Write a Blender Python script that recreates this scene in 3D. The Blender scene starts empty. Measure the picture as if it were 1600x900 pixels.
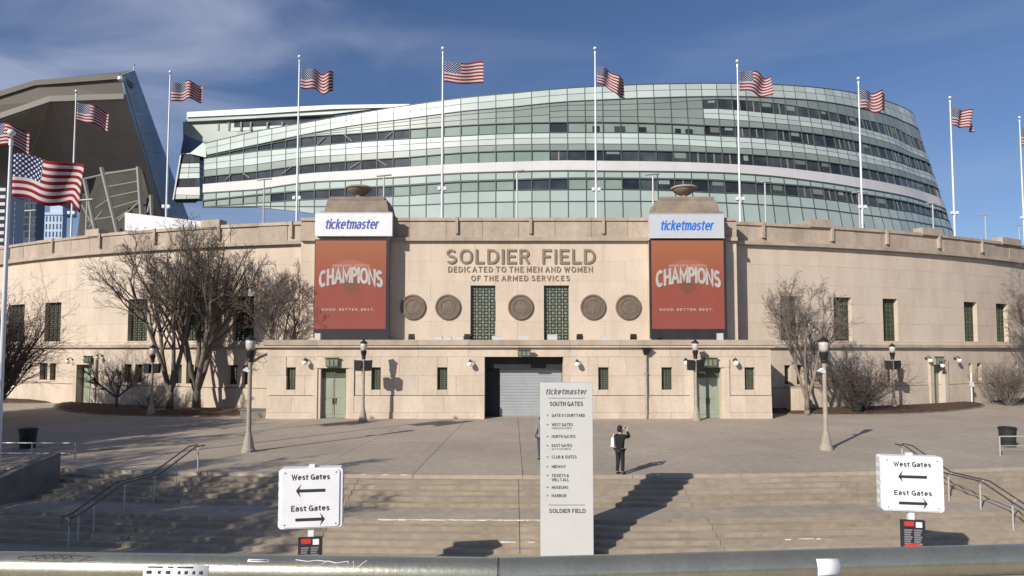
import bpy, math, random
import numpy as np
from mathutils import Vector, Matrix

random.seed(7)
scn = bpy.context.scene
COL = scn.collection
PI = math.pi

# ------------------------------------------------------------------ camera
CAM = Vector((0.0, 0.0, 4.68))
FPX = 1000.0                       # focal length in 1600-wide pixels
PITCH = math.radians(3.0)
SHIFT = 0.095 - math.tan(PITCH)    # keeps the horizon 95 px below the centre
cd = bpy.data.cameras.new('camera')
cd.sensor_width = 36.0
cd.lens = 36.0 * FPX / 1600.0
cd.shift_y = SHIFT * FPX / 1600.0
cd.clip_start = 0.05
cd.clip_end = 6000
cam = bpy.data.objects.new('camera', cd)
COL.objects.link(cam)
cam.location = CAM
cam.rotation_euler = (PI / 2 + PITCH, 0, 0)
scn.camera = cam

# ------------------------------------------------------------------ sky, sun, exposure
SUN_EL = math.radians(28.0)
SUN_AZ = math.radians(39.5)        # shadows run this far to the right of straight ahead
shadow_dir = Vector((math.sin(SUN_AZ), math.cos(SUN_AZ), 0))
world = bpy.data.worlds.new('World')
scn.world = world
world.use_nodes = True
wn = world.node_tree.nodes
wl = world.node_tree.links
wn.clear()
w_out = wn.new('ShaderNodeOutputWorld')
w_bg = wn.new('ShaderNodeBackground')
w_bg.inputs['Strength'].default_value = 0.075
w_sky = wn.new('ShaderNodeTexSky')
w_sky.sky_type = 'NISHITA'
w_sky.sun_disc = False
w_sky.sun_elevation = SUN_EL
w_sky.sun_rotation = PI + SUN_AZ
w_sky.air_density = 1.0
w_sky.dust_density = 0.6
w_sky.ozone_density = 2.2
w_tc = wn.new('ShaderNodeTexCoord')
# thin high cloud, streaked along the horizon
w_map = wn.new('ShaderNodeMapping')
w_map.inputs['Scale'].default_value = (1.5, 1.5, 6.5)
w_map.inputs['Rotation'].default_value = (0.05, 0.22, 0.3)
w_map.inputs['Location'].default_value = (0.35, 0.0, 0.55)
w_no = wn.new('ShaderNodeTexNoise')
w_no.inputs['Scale'].default_value = 1.5
w_no.inputs['Detail'].default_value = 5
w_no.inputs['Roughness'].default_value = 0.5
w_no.inputs['Distortion'].default_value = 0.5
w_rp = wn.new('ShaderNodeMapRange')
w_rp.interpolation_type = 'SMOOTHSTEP'
w_rp.inputs['From Min'].default_value = 0.40
w_rp.inputs['From Max'].default_value = 0.78
w_rp.inputs['To Max'].default_value = 0.92
# the cloud bank thins out from the west (left) to the east
w_sep = wn.new('ShaderNodeSeparateXYZ')
w_we = wn.new('ShaderNodeMapRange')
w_we.interpolation_type = 'SMOOTHSTEP'
w_we.inputs['From Min'].default_value = 0.10
w_we.inputs['From Max'].default_value = -0.45
w_we.inputs['To Min'].default_value = 0.30
w_we.inputs['To Max'].default_value = 1.0
w_mul = wn.new('ShaderNodeMath')
w_mul.operation = 'MULTIPLY'
w_tint = wn.new('ShaderNodeMix')
w_tint.data_type = 'RGBA'
w_tint.blend_type = 'MULTIPLY'
w_tint.inputs['Factor'].default_value = 1.0
w_tint.inputs[7].default_value = (0.86, 0.97, 1.22, 1)
w_mix = wn.new('ShaderNodeMix')
w_mix.data_type = 'RGBA'
w_mix.inputs[7].default_value = (5.2, 5.9, 7.9, 1)
wl.new(w_tc.outputs['Generated'], w_map.inputs['Vector'])
wl.new(w_map.outputs['Vector'], w_no.inputs['Vector'])
wl.new(w_no.outputs['Fac'], w_rp.inputs['Value'])
wl.new(w_tc.outputs['Generated'], w_sep.inputs[0])
wl.new(w_sep.outputs['X'], w_we.inputs['Value'])
wl.new(w_rp.outputs[0], w_mul.inputs[0])
wl.new(w_we.outputs[0], w_mul.inputs[1])
wl.new(w_mul.outputs[0], w_mix.inputs['Factor'])
wl.new(w_sky.outputs[0], w_tint.inputs[6])
wl.new(w_tint.outputs[2], w_mix.inputs[6])
wl.new(w_mix.outputs[2], w_bg.inputs['Color'])
wl.new(w_bg.outputs[0], w_out.inputs['Surface'])

sd = bpy.data.lights.new('sun', 'SUN')
sd.energy = 5.0
sd.angle = math.radians(0.5)
sd.color = (1.0, 0.93, 0.83)
sun = bpy.data.objects.new('sun', sd)
COL.objects.link(sun)
sun.location = (-60, -70, 60)
sdir = Vector((shadow_dir.x * math.cos(SUN_EL), shadow_dir.y * math.cos(SUN_EL), -math.sin(SUN_EL)))
sun.rotation_euler = sdir.to_track_quat('-Z', 'Y').to_euler()

scn.view_settings.view_transform = 'Standard'
scn.view_settings.look = 'None'
scn.view_settings.gamma = 1.0
scn.view_settings.exposure = 0.06

# ------------------------------------------------------------------ measuring helpers
def ray(px, py):
    cx = (px - 800.0) / FPX
    cy = (450.0 - py) / FPX + SHIFT
    c, s = math.cos(PITCH), math.sin(PITCH)
    d = Vector((cx, c - cy * s, s + cy * c))
    return d / d.y

def V(px, py, Y):                 # sight line meets the upright plane at distance Y
    return CAM + ray(px, py) * Y

def G(px, py, z=0.0):             # sight line meets the level plane at height z
    d = ray(px, py)
    return CAM + d * ((z - CAM.z) / d.z)

# ------------------------------------------------------------------ materials
def mat(name, col, rough=0.8, metal=0.0, col2=None, scale=1.0, lo=0.35, hi=0.65, rand=0.0,
        bump=0.0, bscale=20.0, spec=0.3, stretch=(1, 1, 1), fine=0.0, fscale=40.0, coat=0.0, emit=None):
    m = bpy.data.materials.new(name)
    m.use_nodes = True
    n, l = m.node_tree.nodes, m.node_tree.links
    p = n['Principled BSDF']
    p.inputs['Base Color'].default_value = (*col, 1)
    p.inputs['Roughness'].default_value = rough
    p.inputs['Metallic'].default_value = metal
    p.inputs['Specular IOR Level'].default_value = spec
    p.inputs['Coat Weight'].default_value = coat
    geo = n.new('ShaderNodeNewGeometry')
    out = None
    if col2 is not None:
        mp = n.new('ShaderNodeMapping')
        mp.inputs['Scale'].default_value = stretch
        no = n.new('ShaderNodeTexNoise')
        no.inputs['Scale'].default_value = scale
        no.inputs['Detail'].default_value = 6
        no.inputs['Roughness'].default_value = 0.62
        rg = n.new('ShaderNodeMapRange')
        rg.inputs['From Min'].default_value = lo
        rg.inputs['From Max'].default_value = hi
        mx = n.new('ShaderNodeMix')
        mx.data_type = 'RGBA'
        mx.inputs[6].default_value = (*col, 1)
        mx.inputs[7].default_value = (*col2, 1)
        l.new(geo.outputs['Position'], mp.inputs['Vector'])
        l.new(mp.outputs[0], no.inputs['Vector'])
        l.new(no.outputs['Fac'], rg.inputs['Value'])
        l.new(rg.outputs[0], mx.inputs['Factor'])
        out = mx.outputs[2]
    if rand > 0 or fine > 0:
        hs = n.new('ShaderNodeHueSaturation')
        if out is not None:
            l.new(out, hs.inputs['Color'])
        else:
            hs.inputs['Color'].default_value = (*col, 1)
        val = None
        if rand > 0:
            oi = n.new('ShaderNodeObjectInfo')
            r1 = n.new('ShaderNodeMapRange')
            r1.inputs['To Min'].default_value = 1 - rand
            r1.inputs['To Max'].default_value = 1 + rand
            l.new(oi.outputs['Random'], r1.inputs['Value'])
            val = r1.outputs[0]
        if fine > 0:
            nf = n.new('ShaderNodeTexNoise')
            nf.inputs['Scale'].default_value = fscale
            nf.inputs['Detail'].default_value = 3
            l.new(geo.outputs['Position'], nf.inputs['Vector'])
            r2 = n.new('ShaderNodeMapRange')
            r2.inputs['From Min'].default_value = 0.3
            r2.inputs['From Max'].default_value = 0.7
            r2.inputs['To Min'].default_value = 1 - fine
            r2.inputs['To Max'].default_value = 1 + fine
            l.new(nf.outputs['Fac'], r2.inputs['Value'])
            if val is None:
                val = r2.outputs[0]
            else:
                mm = n.new('ShaderNodeMath')
                mm.operation = 'MULTIPLY'
                l.new(val, mm.inputs[0])
                l.new(r2.outputs[0], mm.inputs[1])
                val = mm.outputs[0]
        l.new(val, hs.inputs['Value'])
        out = hs.outputs[0]
    if out is not None:
        l.new(out, p.inputs['Base Color'])
    if bump > 0:
        nb = n.new('ShaderNodeTexNoise')
        nb.inputs['Scale'].default_value = bscale
        nb.inputs['Detail'].default_value = 5
        bp = n.new('ShaderNodeBump')
        bp.inputs['Strength'].default_value = bump
        bp.inputs['Distance'].default_value = 0.02
        l.new(geo.outputs['Position'], nb.inputs['Vector'])
        l.new(nb.outputs['Fac'], bp.inputs['Height'])
        l.new(bp.outputs[0], p.inputs['Normal'])
    if emit:
        p.inputs['Emission Color'].default_value = (*emit[0], 1)
        p.inputs['Emission Strength'].default_value = emit[1]
    return m

M = {}
M['stone'] = mat('limestone', (0.60, 0.50, 0.405), 0.85, col2=(0.515, 0.42, 0.33), scale=0.6, stretch=(1.3, 1.3, .3), lo=.42, hi=.72, rand=0.035, bump=0.25, bscale=9, fine=0.04, fscale=6)
M['stone_low'] = mat('limestone_panel', (0.60, 0.505, 0.41), 0.85, col2=(0.50, 0.41, 0.325), scale=0.7, stretch=(1.3, 1.3, .4), rand=0.05, bump=0.25, bscale=9, fine=0.05, fscale=5)
M['weathered'] = mat('weathered_limestone', (0.48, 0.395, 0.315), 0.9, col2=(0.33, 0.265, 0.21), scale=0.5, lo=0.3, hi=0.7, stretch=(1.6, 1.6, 0.5), rand=0.10, bump=0.4, bscale=7, fine=0.08, fscale=4)
M['pedestal'] = mat('pedestal_stone', (0.30, 0.24, 0.185), 0.9, col2=(0.20, 0.16, 0.13), scale=0.7, rand=0.04, bump=0.4, bscale=7, fine=0.06, fscale=4)
M['cornice'] = mat('cornice_stone', (0.47, 0.39, 0.31), 0.88, col2=(0.34, 0.28, 0.225), scale=0.8, rand=0.08, bump=0.3, bscale=8, stretch=(1, 1, .4))
M['joint'] = mat('mortar', (0.40, 0.33, 0.265), 0.95, col2=(0.33, 0.275, 0.22), scale=2)
M['concrete'] = mat('plaza_concrete', (0.41, 0.35, 0.28), 0.9, col2=(0.32, 0.272, 0.218), scale=0.22, lo=0.3, hi=0.72, rand=0.05, bump=0.25, bscale=14, fine=0.09, fscale=3.2)
M['concrete_base'] = mat('joint_filler', (0.13, 0.115, 0.10), 0.95, col2=(0.17, 0.15, 0.13), scale=1)
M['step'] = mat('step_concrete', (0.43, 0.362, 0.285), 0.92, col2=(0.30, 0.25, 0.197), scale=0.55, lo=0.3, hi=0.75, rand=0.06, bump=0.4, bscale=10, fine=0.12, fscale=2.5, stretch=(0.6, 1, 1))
M['riser'] = mat('tan_riser_concrete', (0.335, 0.28, 0.21), 0.95, col2=(0.245, 0.20, 0.15), scale=1.1, lo=0.3, hi=0.72, rand=0.08, bump=0.4, bscale=10, fine=0.12, fscale=3.0)  # darker tan than the treads, softens the contrast between steps
M['cheek'] = mat('cheek_concrete', (0.27, 0.235, 0.20), 0.92, col2=(0.16, 0.14, 0.12), scale=1.1, bump=0.4, bscale=10)
M['crust'] = mat('salt_crust', (0.72, 0.66, 0.57), 0.95, col2=(0.5, 0.45, 0.38), scale=6)
M['ground'] = mat('asphalt', (0.06, 0.058, 0.055), 0.95, col2=(0.045, 0.044, 0.042), scale=0.5)
M['mulch'] = mat('mulch', (0.115, 0.068, 0.042), 1.0, col2=(0.055, 0.034, 0.022), scale=3.5, bump=0.9, bscale=14, fine=0.3, fscale=12)
M['soil'] = mat('soil', (0.05, 0.042, 0.034), 1.0, col2=(0.03, 0.026, 0.02), scale=3, bump=0.8, bscale=14)
M['patina'] = mat('patina_bronze', (0.115, 0.128, 0.088), 0.6, metal=0.2, col2=(0.08, 0.088, 0.062), scale=1.5, fine=0.1, fscale=9)
M['patina_light'] = mat('patina_ornament', (0.23, 0.255, 0.19), 0.6, metal=0.1, col2=(0.15, 0.17, 0.125), scale=3)
M['darkglass'] = mat('dark_window_glass', (0.018, 0.022, 0.02), 0.12, spec=0.5, rand=0.3)
M['green_door'] = mat('green_door_paint', (0.31, 0.345, 0.265), 0.5, col2=(0.27, 0.30, 0.23), scale=1.2)
M['roller'] = mat('roller_shutter', (0.375, 0.395, 0.41), 0.5, metal=0.15, col2=(0.325, 0.345, 0.36), scale=0.8)
M['bronze'] = mat('bronze_relief', (0.20, 0.15, 0.115), 0.65, metal=0.1, col2=(0.15, 0.115, 0.09), scale=2.5, bump=0.8, bscale=5)
M['letter'] = mat('letter_bronze', (0.27, 0.20, 0.145), 0.65, metal=0.1, col2=(0.21, 0.155, 0.11), scale=3)
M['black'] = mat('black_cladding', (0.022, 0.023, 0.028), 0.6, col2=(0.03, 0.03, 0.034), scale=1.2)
M['blackmetal'] = mat('black_metal', (0.02, 0.02, 0.021), 0.5, metal=0.3, col2=(0.03, 0.03, 0.03), scale=5)
M['white'] = mat('white_sign_face', (0.72, 0.72, 0.74), 0.5, col2=(0.67, 0.67, 0.70), scale=0.9)
M['pylonface'] = mat('pylon_face', (0.545, 0.54, 0.525), 0.55, col2=(0.515, 0.51, 0.50), scale=0.9)
M['greysign'] = mat('grey_sign_face', (0.50, 0.52, 0.58), 0.5, col2=(0.46, 0.48, 0.54), scale=0.8)
M['signwhite'] = mat('white_plastic', (0.78, 0.79, 0.82), 0.45, col2=(0.72, 0.73, 0.76), scale=1.6)
M['signedge'] = mat('sign_box_edge', (0.62, 0.63, 0.62), 0.5, col2=(0.5, 0.51, 0.5), scale=3)
M['blueprint'] = mat('blue_lettering', (0.055, 0.10, 0.36), 0.5)
M['lightblue'] = mat('bright_blue_lettering', (0.02, 0.16, 0.58), 0.5)
M['ink'] = mat('dark_ink', (0.035, 0.035, 0.04), 0.6)
M['greyink'] = mat('grey_ink', (0.13, 0.13, 0.14), 0.6)
M['red'] = mat('red_print', (0.55, 0.04, 0.035), 0.5)
M['silverprint'] = mat('silver_print', (0.47, 0.44, 0.41), 0.5, col2=(0.36, 0.335, 0.31), scale=3)
M['paleprint'] = mat('pale_print', (0.48, 0.36, 0.31), 0.6)
M['logoprint'] = mat('shadow_print', (0.18, 0.068, 0.05), 0.6)
M['archprint'] = mat('arch_print', (0.335, 0.118, 0.082), 0.6)
M['greyprint'] = mat('grey_panel_print', (0.20, 0.20, 0.23), 0.6)
M['pole'] = mat('white_flagpole', (0.72, 0.74, 0.78), 0.35, metal=0.1, col2=(0.65, 0.67, 0.71), scale=0.7)
M['gold'] = mat('pale_finial', (0.80, 0.78, 0.72), 0.3, metal=0.2)
M['lamp_post'] = mat('lamp_post_concrete', (0.38, 0.33, 0.27), 0.85, col2=(0.30, 0.26, 0.21), scale=2.5, bump=0.3, bscale=20)
M['globe'] = mat('frosted_globe', (0.50, 0.47, 0.43), 0.3, spec=0.5)
M['whiteglobe'] = mat('white_globe', (0.90, 0.88, 0.84), 0.3, spec=0.5)
M['steel'] = mat('rail_steel', (0.20, 0.18, 0.165), 0.38, metal=0.75, col2=(0.13, 0.115, 0.105), scale=5)
M['galv'] = mat('galvanised_rail', (0.50, 0.48, 0.37), 0.27, metal=0.8, col2=(0.38, 0.365, 0.285), scale=7, lo=0.4, hi=0.7, fine=0.08, fscale=160, bump=0.04, bscale=90)
M['lightsteel'] = mat('light_pole_paint', (0.46, 0.46, 0.45), 0.45, metal=0.2)
M['binplastic'] = mat('bin_plastic', (0.018, 0.022, 0.02), 0.6, col2=(0.03, 0.034, 0.03), scale=4)
M['bark'] = mat('bark', (0.205, 0.175, 0.145), 0.95, col2=(0.115, 0.097, 0.08), scale=5, stretch=(1, 1, .3), bump=0.7, bscale=18)
M['twig'] = mat('twig', (0.185, 0.155, 0.13), 0.95, col2=(0.125, 0.104, 0.088), scale=1.5)
M['shrubtwig'] = mat('shrub_twig', (0.10, 0.08, 0.072), 0.95, col2=(0.065, 0.052, 0.047), scale=1.5)
M['palebark'] = mat('pale_bark', (0.26, 0.215, 0.165), 0.95, col2=(0.16, 0.13, 0.10), scale=5, stretch=(1, 1, .3), bump=0.6, bscale=18)
# glazed stand
M['spandrel'] = mat('mint_spandrel_glass', (0.53, 0.595, 0.565), 0.25, spec=0.6, rand=0.12, col2=(0.475, 0.54, 0.51), scale=0.12)
M['lowpanel'] = mat('pale_green_glass', (0.41, 0.485, 0.45), 0.22, spec=0.5, rand=0.09, col2=(0.35, 0.425, 0.395), scale=0.12)
M['greypanel'] = mat('grey_green_panel', (0.265, 0.305, 0.28), 0.35, spec=0.5, rand=0.08, col2=(0.225, 0.265, 0.245), scale=0.15)
M['greenpane'] = mat('green_vision_glass', (0.26, 0.325, 0.285), 0.15, spec=0.5, rand=0.12, col2=(0.21, 0.27, 0.235), scale=0.3)
M['blind'] = mat('window_blind', (0.22, 0.24, 0.23), 0.6, rand=0.3)
M['darkpane'] = mat('dark_vision_glass', (0.034, 0.040, 0.042), 0.08, spec=0.6, rand=0.55, col2=(0.095, 0.105, 0.105), scale=0.35, lo=0.45, hi=0.8)  # paler patches and pane variation painted in to suggest uneven reflections
M['whiteband'] = mat('white_metal_band', (0.64, 0.62, 0.62), 0.5, rand=0.02, col2=(0.59, 0.57, 0.57), scale=0.3)
M['mullion'] = mat('dark_mullion', (0.085, 0.105, 0.10), 0.5)
M['core'] = mat('stand_core', (0.08, 0.09, 0.085), 0.8)
M['roofwhite'] = mat('white_roof_edge', (0.80, 0.79, 0.78), 0.5, col2=(0.74, 0.73, 0.72), scale=0.2)
M['soffit'] = mat('stand_soffit', (0.40, 0.355, 0.31), 0.7, rand=.05, col2=(0.335, 0.295, 0.26), scale=0.06)
M['fascia'] = mat('stand_fascia', (0.165, 0.15, 0.125), 0.6, metal=0.2, col2=(0.135, 0.125, 0.105), scale=0.05)
M['cladblue'] = mat('blue_grey_cladding', (0.40, 0.43, 0.47), 0.45, metal=0.1, rand=.06, col2=(0.27, 0.30, 0.34), scale=0.06)
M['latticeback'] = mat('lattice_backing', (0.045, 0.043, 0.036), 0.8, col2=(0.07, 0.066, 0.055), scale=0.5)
M['strut'] = mat('pale_strut', (0.27, 0.255, 0.225), 0.6)
M['bluebuild'] = mat('blue_office_glass', (0.05, 0.085, 0.14), 0.2, spec=0.5, col2=(0.03, 0.055, 0.10), scale=0.05)
M['palebuild'] = mat('pale_stone_far', (0.47, 0.56, 0.70), 0.8, col2=(0.40, 0.49, 0.63), scale=0.05)
M['stripebuild'] = mat('white_far_wall', (0.62, 0.60, 0.60), 0.7)
M['hoarding'] = mat('white_hoarding', (0.83, 0.82, 0.84), 0.5)
# people
M['skin'] = mat('skin', (0.50, 0.31, 0.22), 0.6)
M['clothblack'] = mat('black_cloth', (0.014, 0.014, 0.016), 0.9, bump=0.3, bscale=30)
M['clothdark'] = mat('dark_trousers', (0.024, 0.023, 0.026), 0.9, bump=0.3, bscale=30)
M['clothgrey'] = mat('grey_jacket', (0.20, 0.20, 0.21), 0.9, bump=0.3, bscale=30)
M['hair'] = mat('dark_hair', (0.018, 0.013, 0.010), 0.6)
M['bag'] = mat('white_bag', (0.72, 0.70, 0.68), 0.7)
M['jeans'] = mat('blue_jeans', (0.05, 0.07, 0.12), 0.9)

def banner_mat():
    m = bpy.data.materials.new('banner_print')
    m.use_nodes = True
    n, l = m.node_tree.nodes, m.node_tree.links
    p = n['Principled BSDF']
    p.inputs['Roughness'].default_value = 0.65
    p.inputs['Specular IOR Level'].default_value = 0.2
    uv = n.new('ShaderNodeTexCoord')
    sp = n.new('ShaderNodeSeparateXYZ')
    cr = n.new('ShaderNodeValToRGB')
    e = cr.color_ramp.elements
    e[0].position = 0.0; e[0].color = (0.25, 0.072, 0.058, 1)
    e[1].position = 1.0; e[1].color = (0.32, 0.122, 0.062, 1)
    k = e.new(0.45); k.color = (0.262, 0.070, 0.050, 1)
    l.new(uv.outputs['UV'], sp.inputs[0])
    no = n.new('ShaderNodeTexNoise')
    no.inputs['Scale'].default_value = 3
    no.inputs['Detail'].default_value = 4
    l.new(uv.outputs['UV'], no.inputs['Vector'])
    ma = n.new('ShaderNodeMath'); ma.operation = 'MULTIPLY_ADD'
    ma.inputs[1].default_value = 0.22
    l.new(no.outputs['Fac'], ma.inputs[0])
    l.new(sp.outputs['Y'], ma.inputs[2])
    sb = n.new('ShaderNodeMath'); sb.operation = 'SUBTRACT'; sb.inputs[1].default_value = 0.11
    l.new(ma.outputs[0], sb.inputs[0])
    l.new(sb.outputs[0], cr.inputs[0])
    l.new(cr.outputs[0], p.inputs['Base Color'])
    rp_ = n.new('ShaderNodeTexNoise'); rp_.inputs['Scale'].default_value = 4.0; rp_.inputs['Detail'].default_value = 2
    bp = n.new('ShaderNodeBump'); bp.inputs['Strength'].default_value = 0.5; bp.inputs['Distance'].default_value = 0.08
    l.new(uv.outputs['UV'], rp_.inputs['Vector']); l.new(rp_.outputs['Fac'], bp.inputs['Height']); l.new(bp.outputs[0], p.inputs['Normal'])
    return m
M['banner'] = banner_mat()

def flag_mat():
    m = bpy.data.materials.new('striped_flag_cloth')
    m.use_nodes = True
    n, l = m.node_tree.nodes, m.node_tree.links
    p = n['Principled BSDF']
    p.inputs['Roughness'].default_value = 0.8
    p.inputs['Specular IOR Level'].default_value = 0.1
    tc = n.new('ShaderNodeTexCoord')
    sp = n.new('ShaderNodeSeparateXYZ')
    l.new(tc.outputs['UV'], sp.inputs[0])
    def math_(op, a, b=None):
        k = n.new('ShaderNodeMath'); k.operation = op
        for i, v in enumerate((a, b)):
            if v is None: continue
            if isinstance(v, (int, float)): k.inputs[i].default_value = v
            else: l.new(v, k.inputs[i])
        return k.outputs[0]
    u, v = sp.outputs['X'], sp.outputs['Y']
    st = math_('MODULO', math_('FLOOR', math_('MULTIPLY', v, 13.0)), 2.0)      # 0 red, 1 white
    mx = n.new('ShaderNodeMix'); mx.data_type = 'RGBA'
    mx.inputs[6].default_value = (0.28, 0.026, 0.035, 1)
    mx.inputs[7].default_value = (0.66, 0.60, 0.60, 1)
    l.new(st, mx.inputs['Factor'])
    # canton with rows of stars
    can = math_('MULTIPLY', math_('LESS_THAN', u, 0.40), math_('GREATER_THAN', v, 6 / 13.0))
    cu = math_('MULTIPLY', math_('DIVIDE', u, 0.40), 11.4)
    cv = math_('MULTIPLY', math_('DIVIDE', math_('SUBTRACT', v, 6 / 13.0), 7 / 13.0), 9.4)
    iu, iv = math_('FLOOR', cu), math_('FLOOR', cv)
    par = math_('LESS_THAN', math_('MODULO', math_('ADD', iu, iv), 2.0), 0.5)
    fu = math_('SUBTRACT', math_('FRACT', cu), 0.5)
    fv = math_('SUBTRACT', math_('FRACT', cv), 0.5)
    dist = math_('SQRT', math_('ADD', math_('MULTIPLY', fu, fu), math_('MULTIPLY', fv, fv)))
    star = math_('MULTIPLY', math_('LESS_THAN', dist, 0.42), par)
    mc = n.new('ShaderNodeMix'); mc.data_type = 'RGBA'
    mc.inputs[6].default_value = (0.028, 0.038, 0.12, 1)
    mc.inputs[7].default_value = (0.72, 0.72, 0.76, 1)
    l.new(star, mc.inputs['Factor'])
    fin = n.new('ShaderNodeMix'); fin.data_type = 'RGBA'
    l.new(can, fin.inputs['Factor'])
    l.new(mx.outputs[2], fin.inputs[6])
    l.new(mc.outputs[2], fin.inputs[7])
    l.new(fin.outputs[2], p.inputs['Base Color'])
    tr = n.new('ShaderNodeBsdfTranslucent')
    l.new(fin.outputs[2], tr.inputs['Color'])
    ms = n.new('ShaderNodeMixShader'); ms.inputs[0].default_value = 0.35
    l.new(p.outputs[0], ms.inputs[1]); l.new(tr.outputs[0], ms.inputs[2])
    l.new(ms.outputs[0], n['Material Output'].inputs['Surface'])
    return m
M['flag'] = flag_mat()

# ------------------------------------------------------------------ object helpers
def world_loc(o):
    l = Vector(o.location)
    while o.parent is not None:
        o = o.parent
        l = l + Vector(o.location)
    return l

class MB:
    def __init__(s):
        s.v = []; s.f = []; s.mi = []; s.cur = 0
    def add(s, vs, fs):
        b = len(s.v)
        s.v.extend([tuple(v) for v in vs])
        for f in fs:
            s.f.append(tuple(i + b for i in f)); s.mi.append(s.cur)
    def hexa(s, p):                      # p: 4 bottom, 4 top, same winding
        s.add(p, [(0, 3, 2, 1), (4, 5, 6, 7), (0, 1, 5, 4), (1, 2, 6, 5), (2, 3, 7, 6), (3, 0, 4, 7)])
        return s
    def box(s, x0, x1, y0, y1, z0, z1):
        return s.hexa([(x0, y0, z0), (x1, y0, z0), (x1, y1, z0), (x0, y1, z0), (x0, y0, z1), (x1, y0, z1), (x1, y1, z1), (x0, y1, z1)])
    def ring(s, c, R0, R1, a0, a1, z0, z1, n):       # curved box about the upright axis at c; angles from straight toward the camera
        vs = []
        for i in range(n + 1):
            a = a0 + (a1 - a0) * i / n
            for R in (R0, R1):
                for z in (z0, z1):
                    vs.append((c[0] + R * math.sin(a), c[1] - R * math.cos(a), z))
        fs = []
        for i in range(n):
            b = 4 * i; q = b + 4
            fs += [(b, q, q + 1, b + 1), (b + 2, b + 3, q + 3, q + 2), (b + 1, q + 1, q + 3, b + 3), (b, b + 2, q + 2, q)]
        fs += [(0, 1, 3, 2), (4 * n, 4 * n + 2, 4 * n + 3, 4 * n + 1)]
        s.add(vs, fs)
        return s
    def tube(s, p, q, r0, r1=None, n=8, cap=True):
        r1 = r0 if r1 is None else r1
        p, q = Vector(p), Vector(q)
        d = q - p
        if d.length < 1e-6: return s
        d.normalize()
        a = d.orthogonal().normalized(); b = d.cross(a)
        vs = []
        for i in range(n):
            t = 2 * PI * i / n
            o = a * math.cos(t) + b * math.sin(t)
            vs.append(p + o * r0); vs.append(q + o * r1)
        fs = [(2 * i, 2 * ((i + 1) % n), 2 * ((i + 1) % n) + 1, 2 * i + 1) for i in range(n)]
        if cap:
            fs.append(tuple(2 * i for i in range(n - 1, -1, -1)))
            fs.append(tuple(2 * i + 1 for i in range(n)))
        s.add(vs, fs)
        return s
    def path(s, pts, r, n=8):
        for a, b in zip(pts[:-1], pts[1:]):
            s.tube(a, b, r, r, n)
        return s
    def lathe(s, prof, c=(0, 0, 0), n=16, axis='z'):
        vs = []
        for (r, h) in prof:
            for i in range(n):
                t = 2 * PI * i / n
                if axis == 'z':
                    vs.append((c[0] + r * math.cos(t), c[1] + r * math.sin(t), c[2] + h))
                else:
                    vs.append((c[0] + r * math.cos(t), c[1] - h, c[2] + r * math.sin(t)))
        fs = []
        for k in range(len(prof) - 1):
            for i in range(n):
                j = (i + 1) % n
                fs.append((k * n + i, k * n + j, (k + 1) * n + j, (k + 1) * n + i))
        fs.append(tuple(range(n - 1, -1, -1)))
        fs.append(tuple((len(prof) - 1) * n + i for i in range(n)))
        s.add(vs, fs)
        return s
    def prism(s, poly, y0, y1):          # poly in (x, z), extruded along y
        n = len(poly)
        vs = [(x, y0, z) for x, z in poly] + [(x, y1, z) for x, z in poly]
        fs = [tuple(range(n)), tuple(range(2 * n - 1, n - 1, -1))]
        fs += [(i, (i + 1) % n, n + (i + 1) % n, n + i) for i in range(n)]
        s.add(vs, fs)
        return s
    def build(s, name, mats, parent=None, smooth=False, local=False):
        me = bpy.data.meshes.new(name)
        off = world_loc(parent) if (parent is not None and not local) else Vector((0, 0, 0))
        vs = s.v if local or parent is None else [(x - off.x, y - off.y, z - off.z) for x, y, z in s.v]
        me.from_pydata(vs, [], s.f)
        if not isinstance(mats, (list, tuple)): mats = [mats]
        for m in mats: me.materials.append(m)
        if len(mats) > 1:
            me.polygons.foreach_set('material_index', s.mi)
        if smooth:
            me.polygons.foreach_set('use_smooth', [True] * len(me.polygons))
        me.update()
        o = bpy.data.objects.new(name, me)
        COL.objects.link(o)
        if parent is not None: o.parent = parent
        return o

def tag(o, label=None, cat=None, group=None, kind=None):
    if label: o['label'] = label
    if cat: o['category'] = cat
    if group: o['group'] = group
    if kind: o['kind'] = kind
    return o

def thing(name, loc, label, cat, group=None, rz=0.0):
    o = bpy.data.objects.new(name, None)
    o.empty_display_size = 0.3
    COL.objects.link(o)
    o.location = loc
    o.rotation_euler = (0, 0, rz)
    return tag(o, label, cat, group)

def structure(o, parent=None):
    o['kind'] = 'structure'
    return o

KIDS = {}
def copy_tree(o, parent=None):
    c = o.copy()
    COL.objects.link(c)
    c.parent = parent
    for ch in [x for x in bpy.data.objects if x.parent == o]:
        copy_tree(ch, c)
    return c

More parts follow.
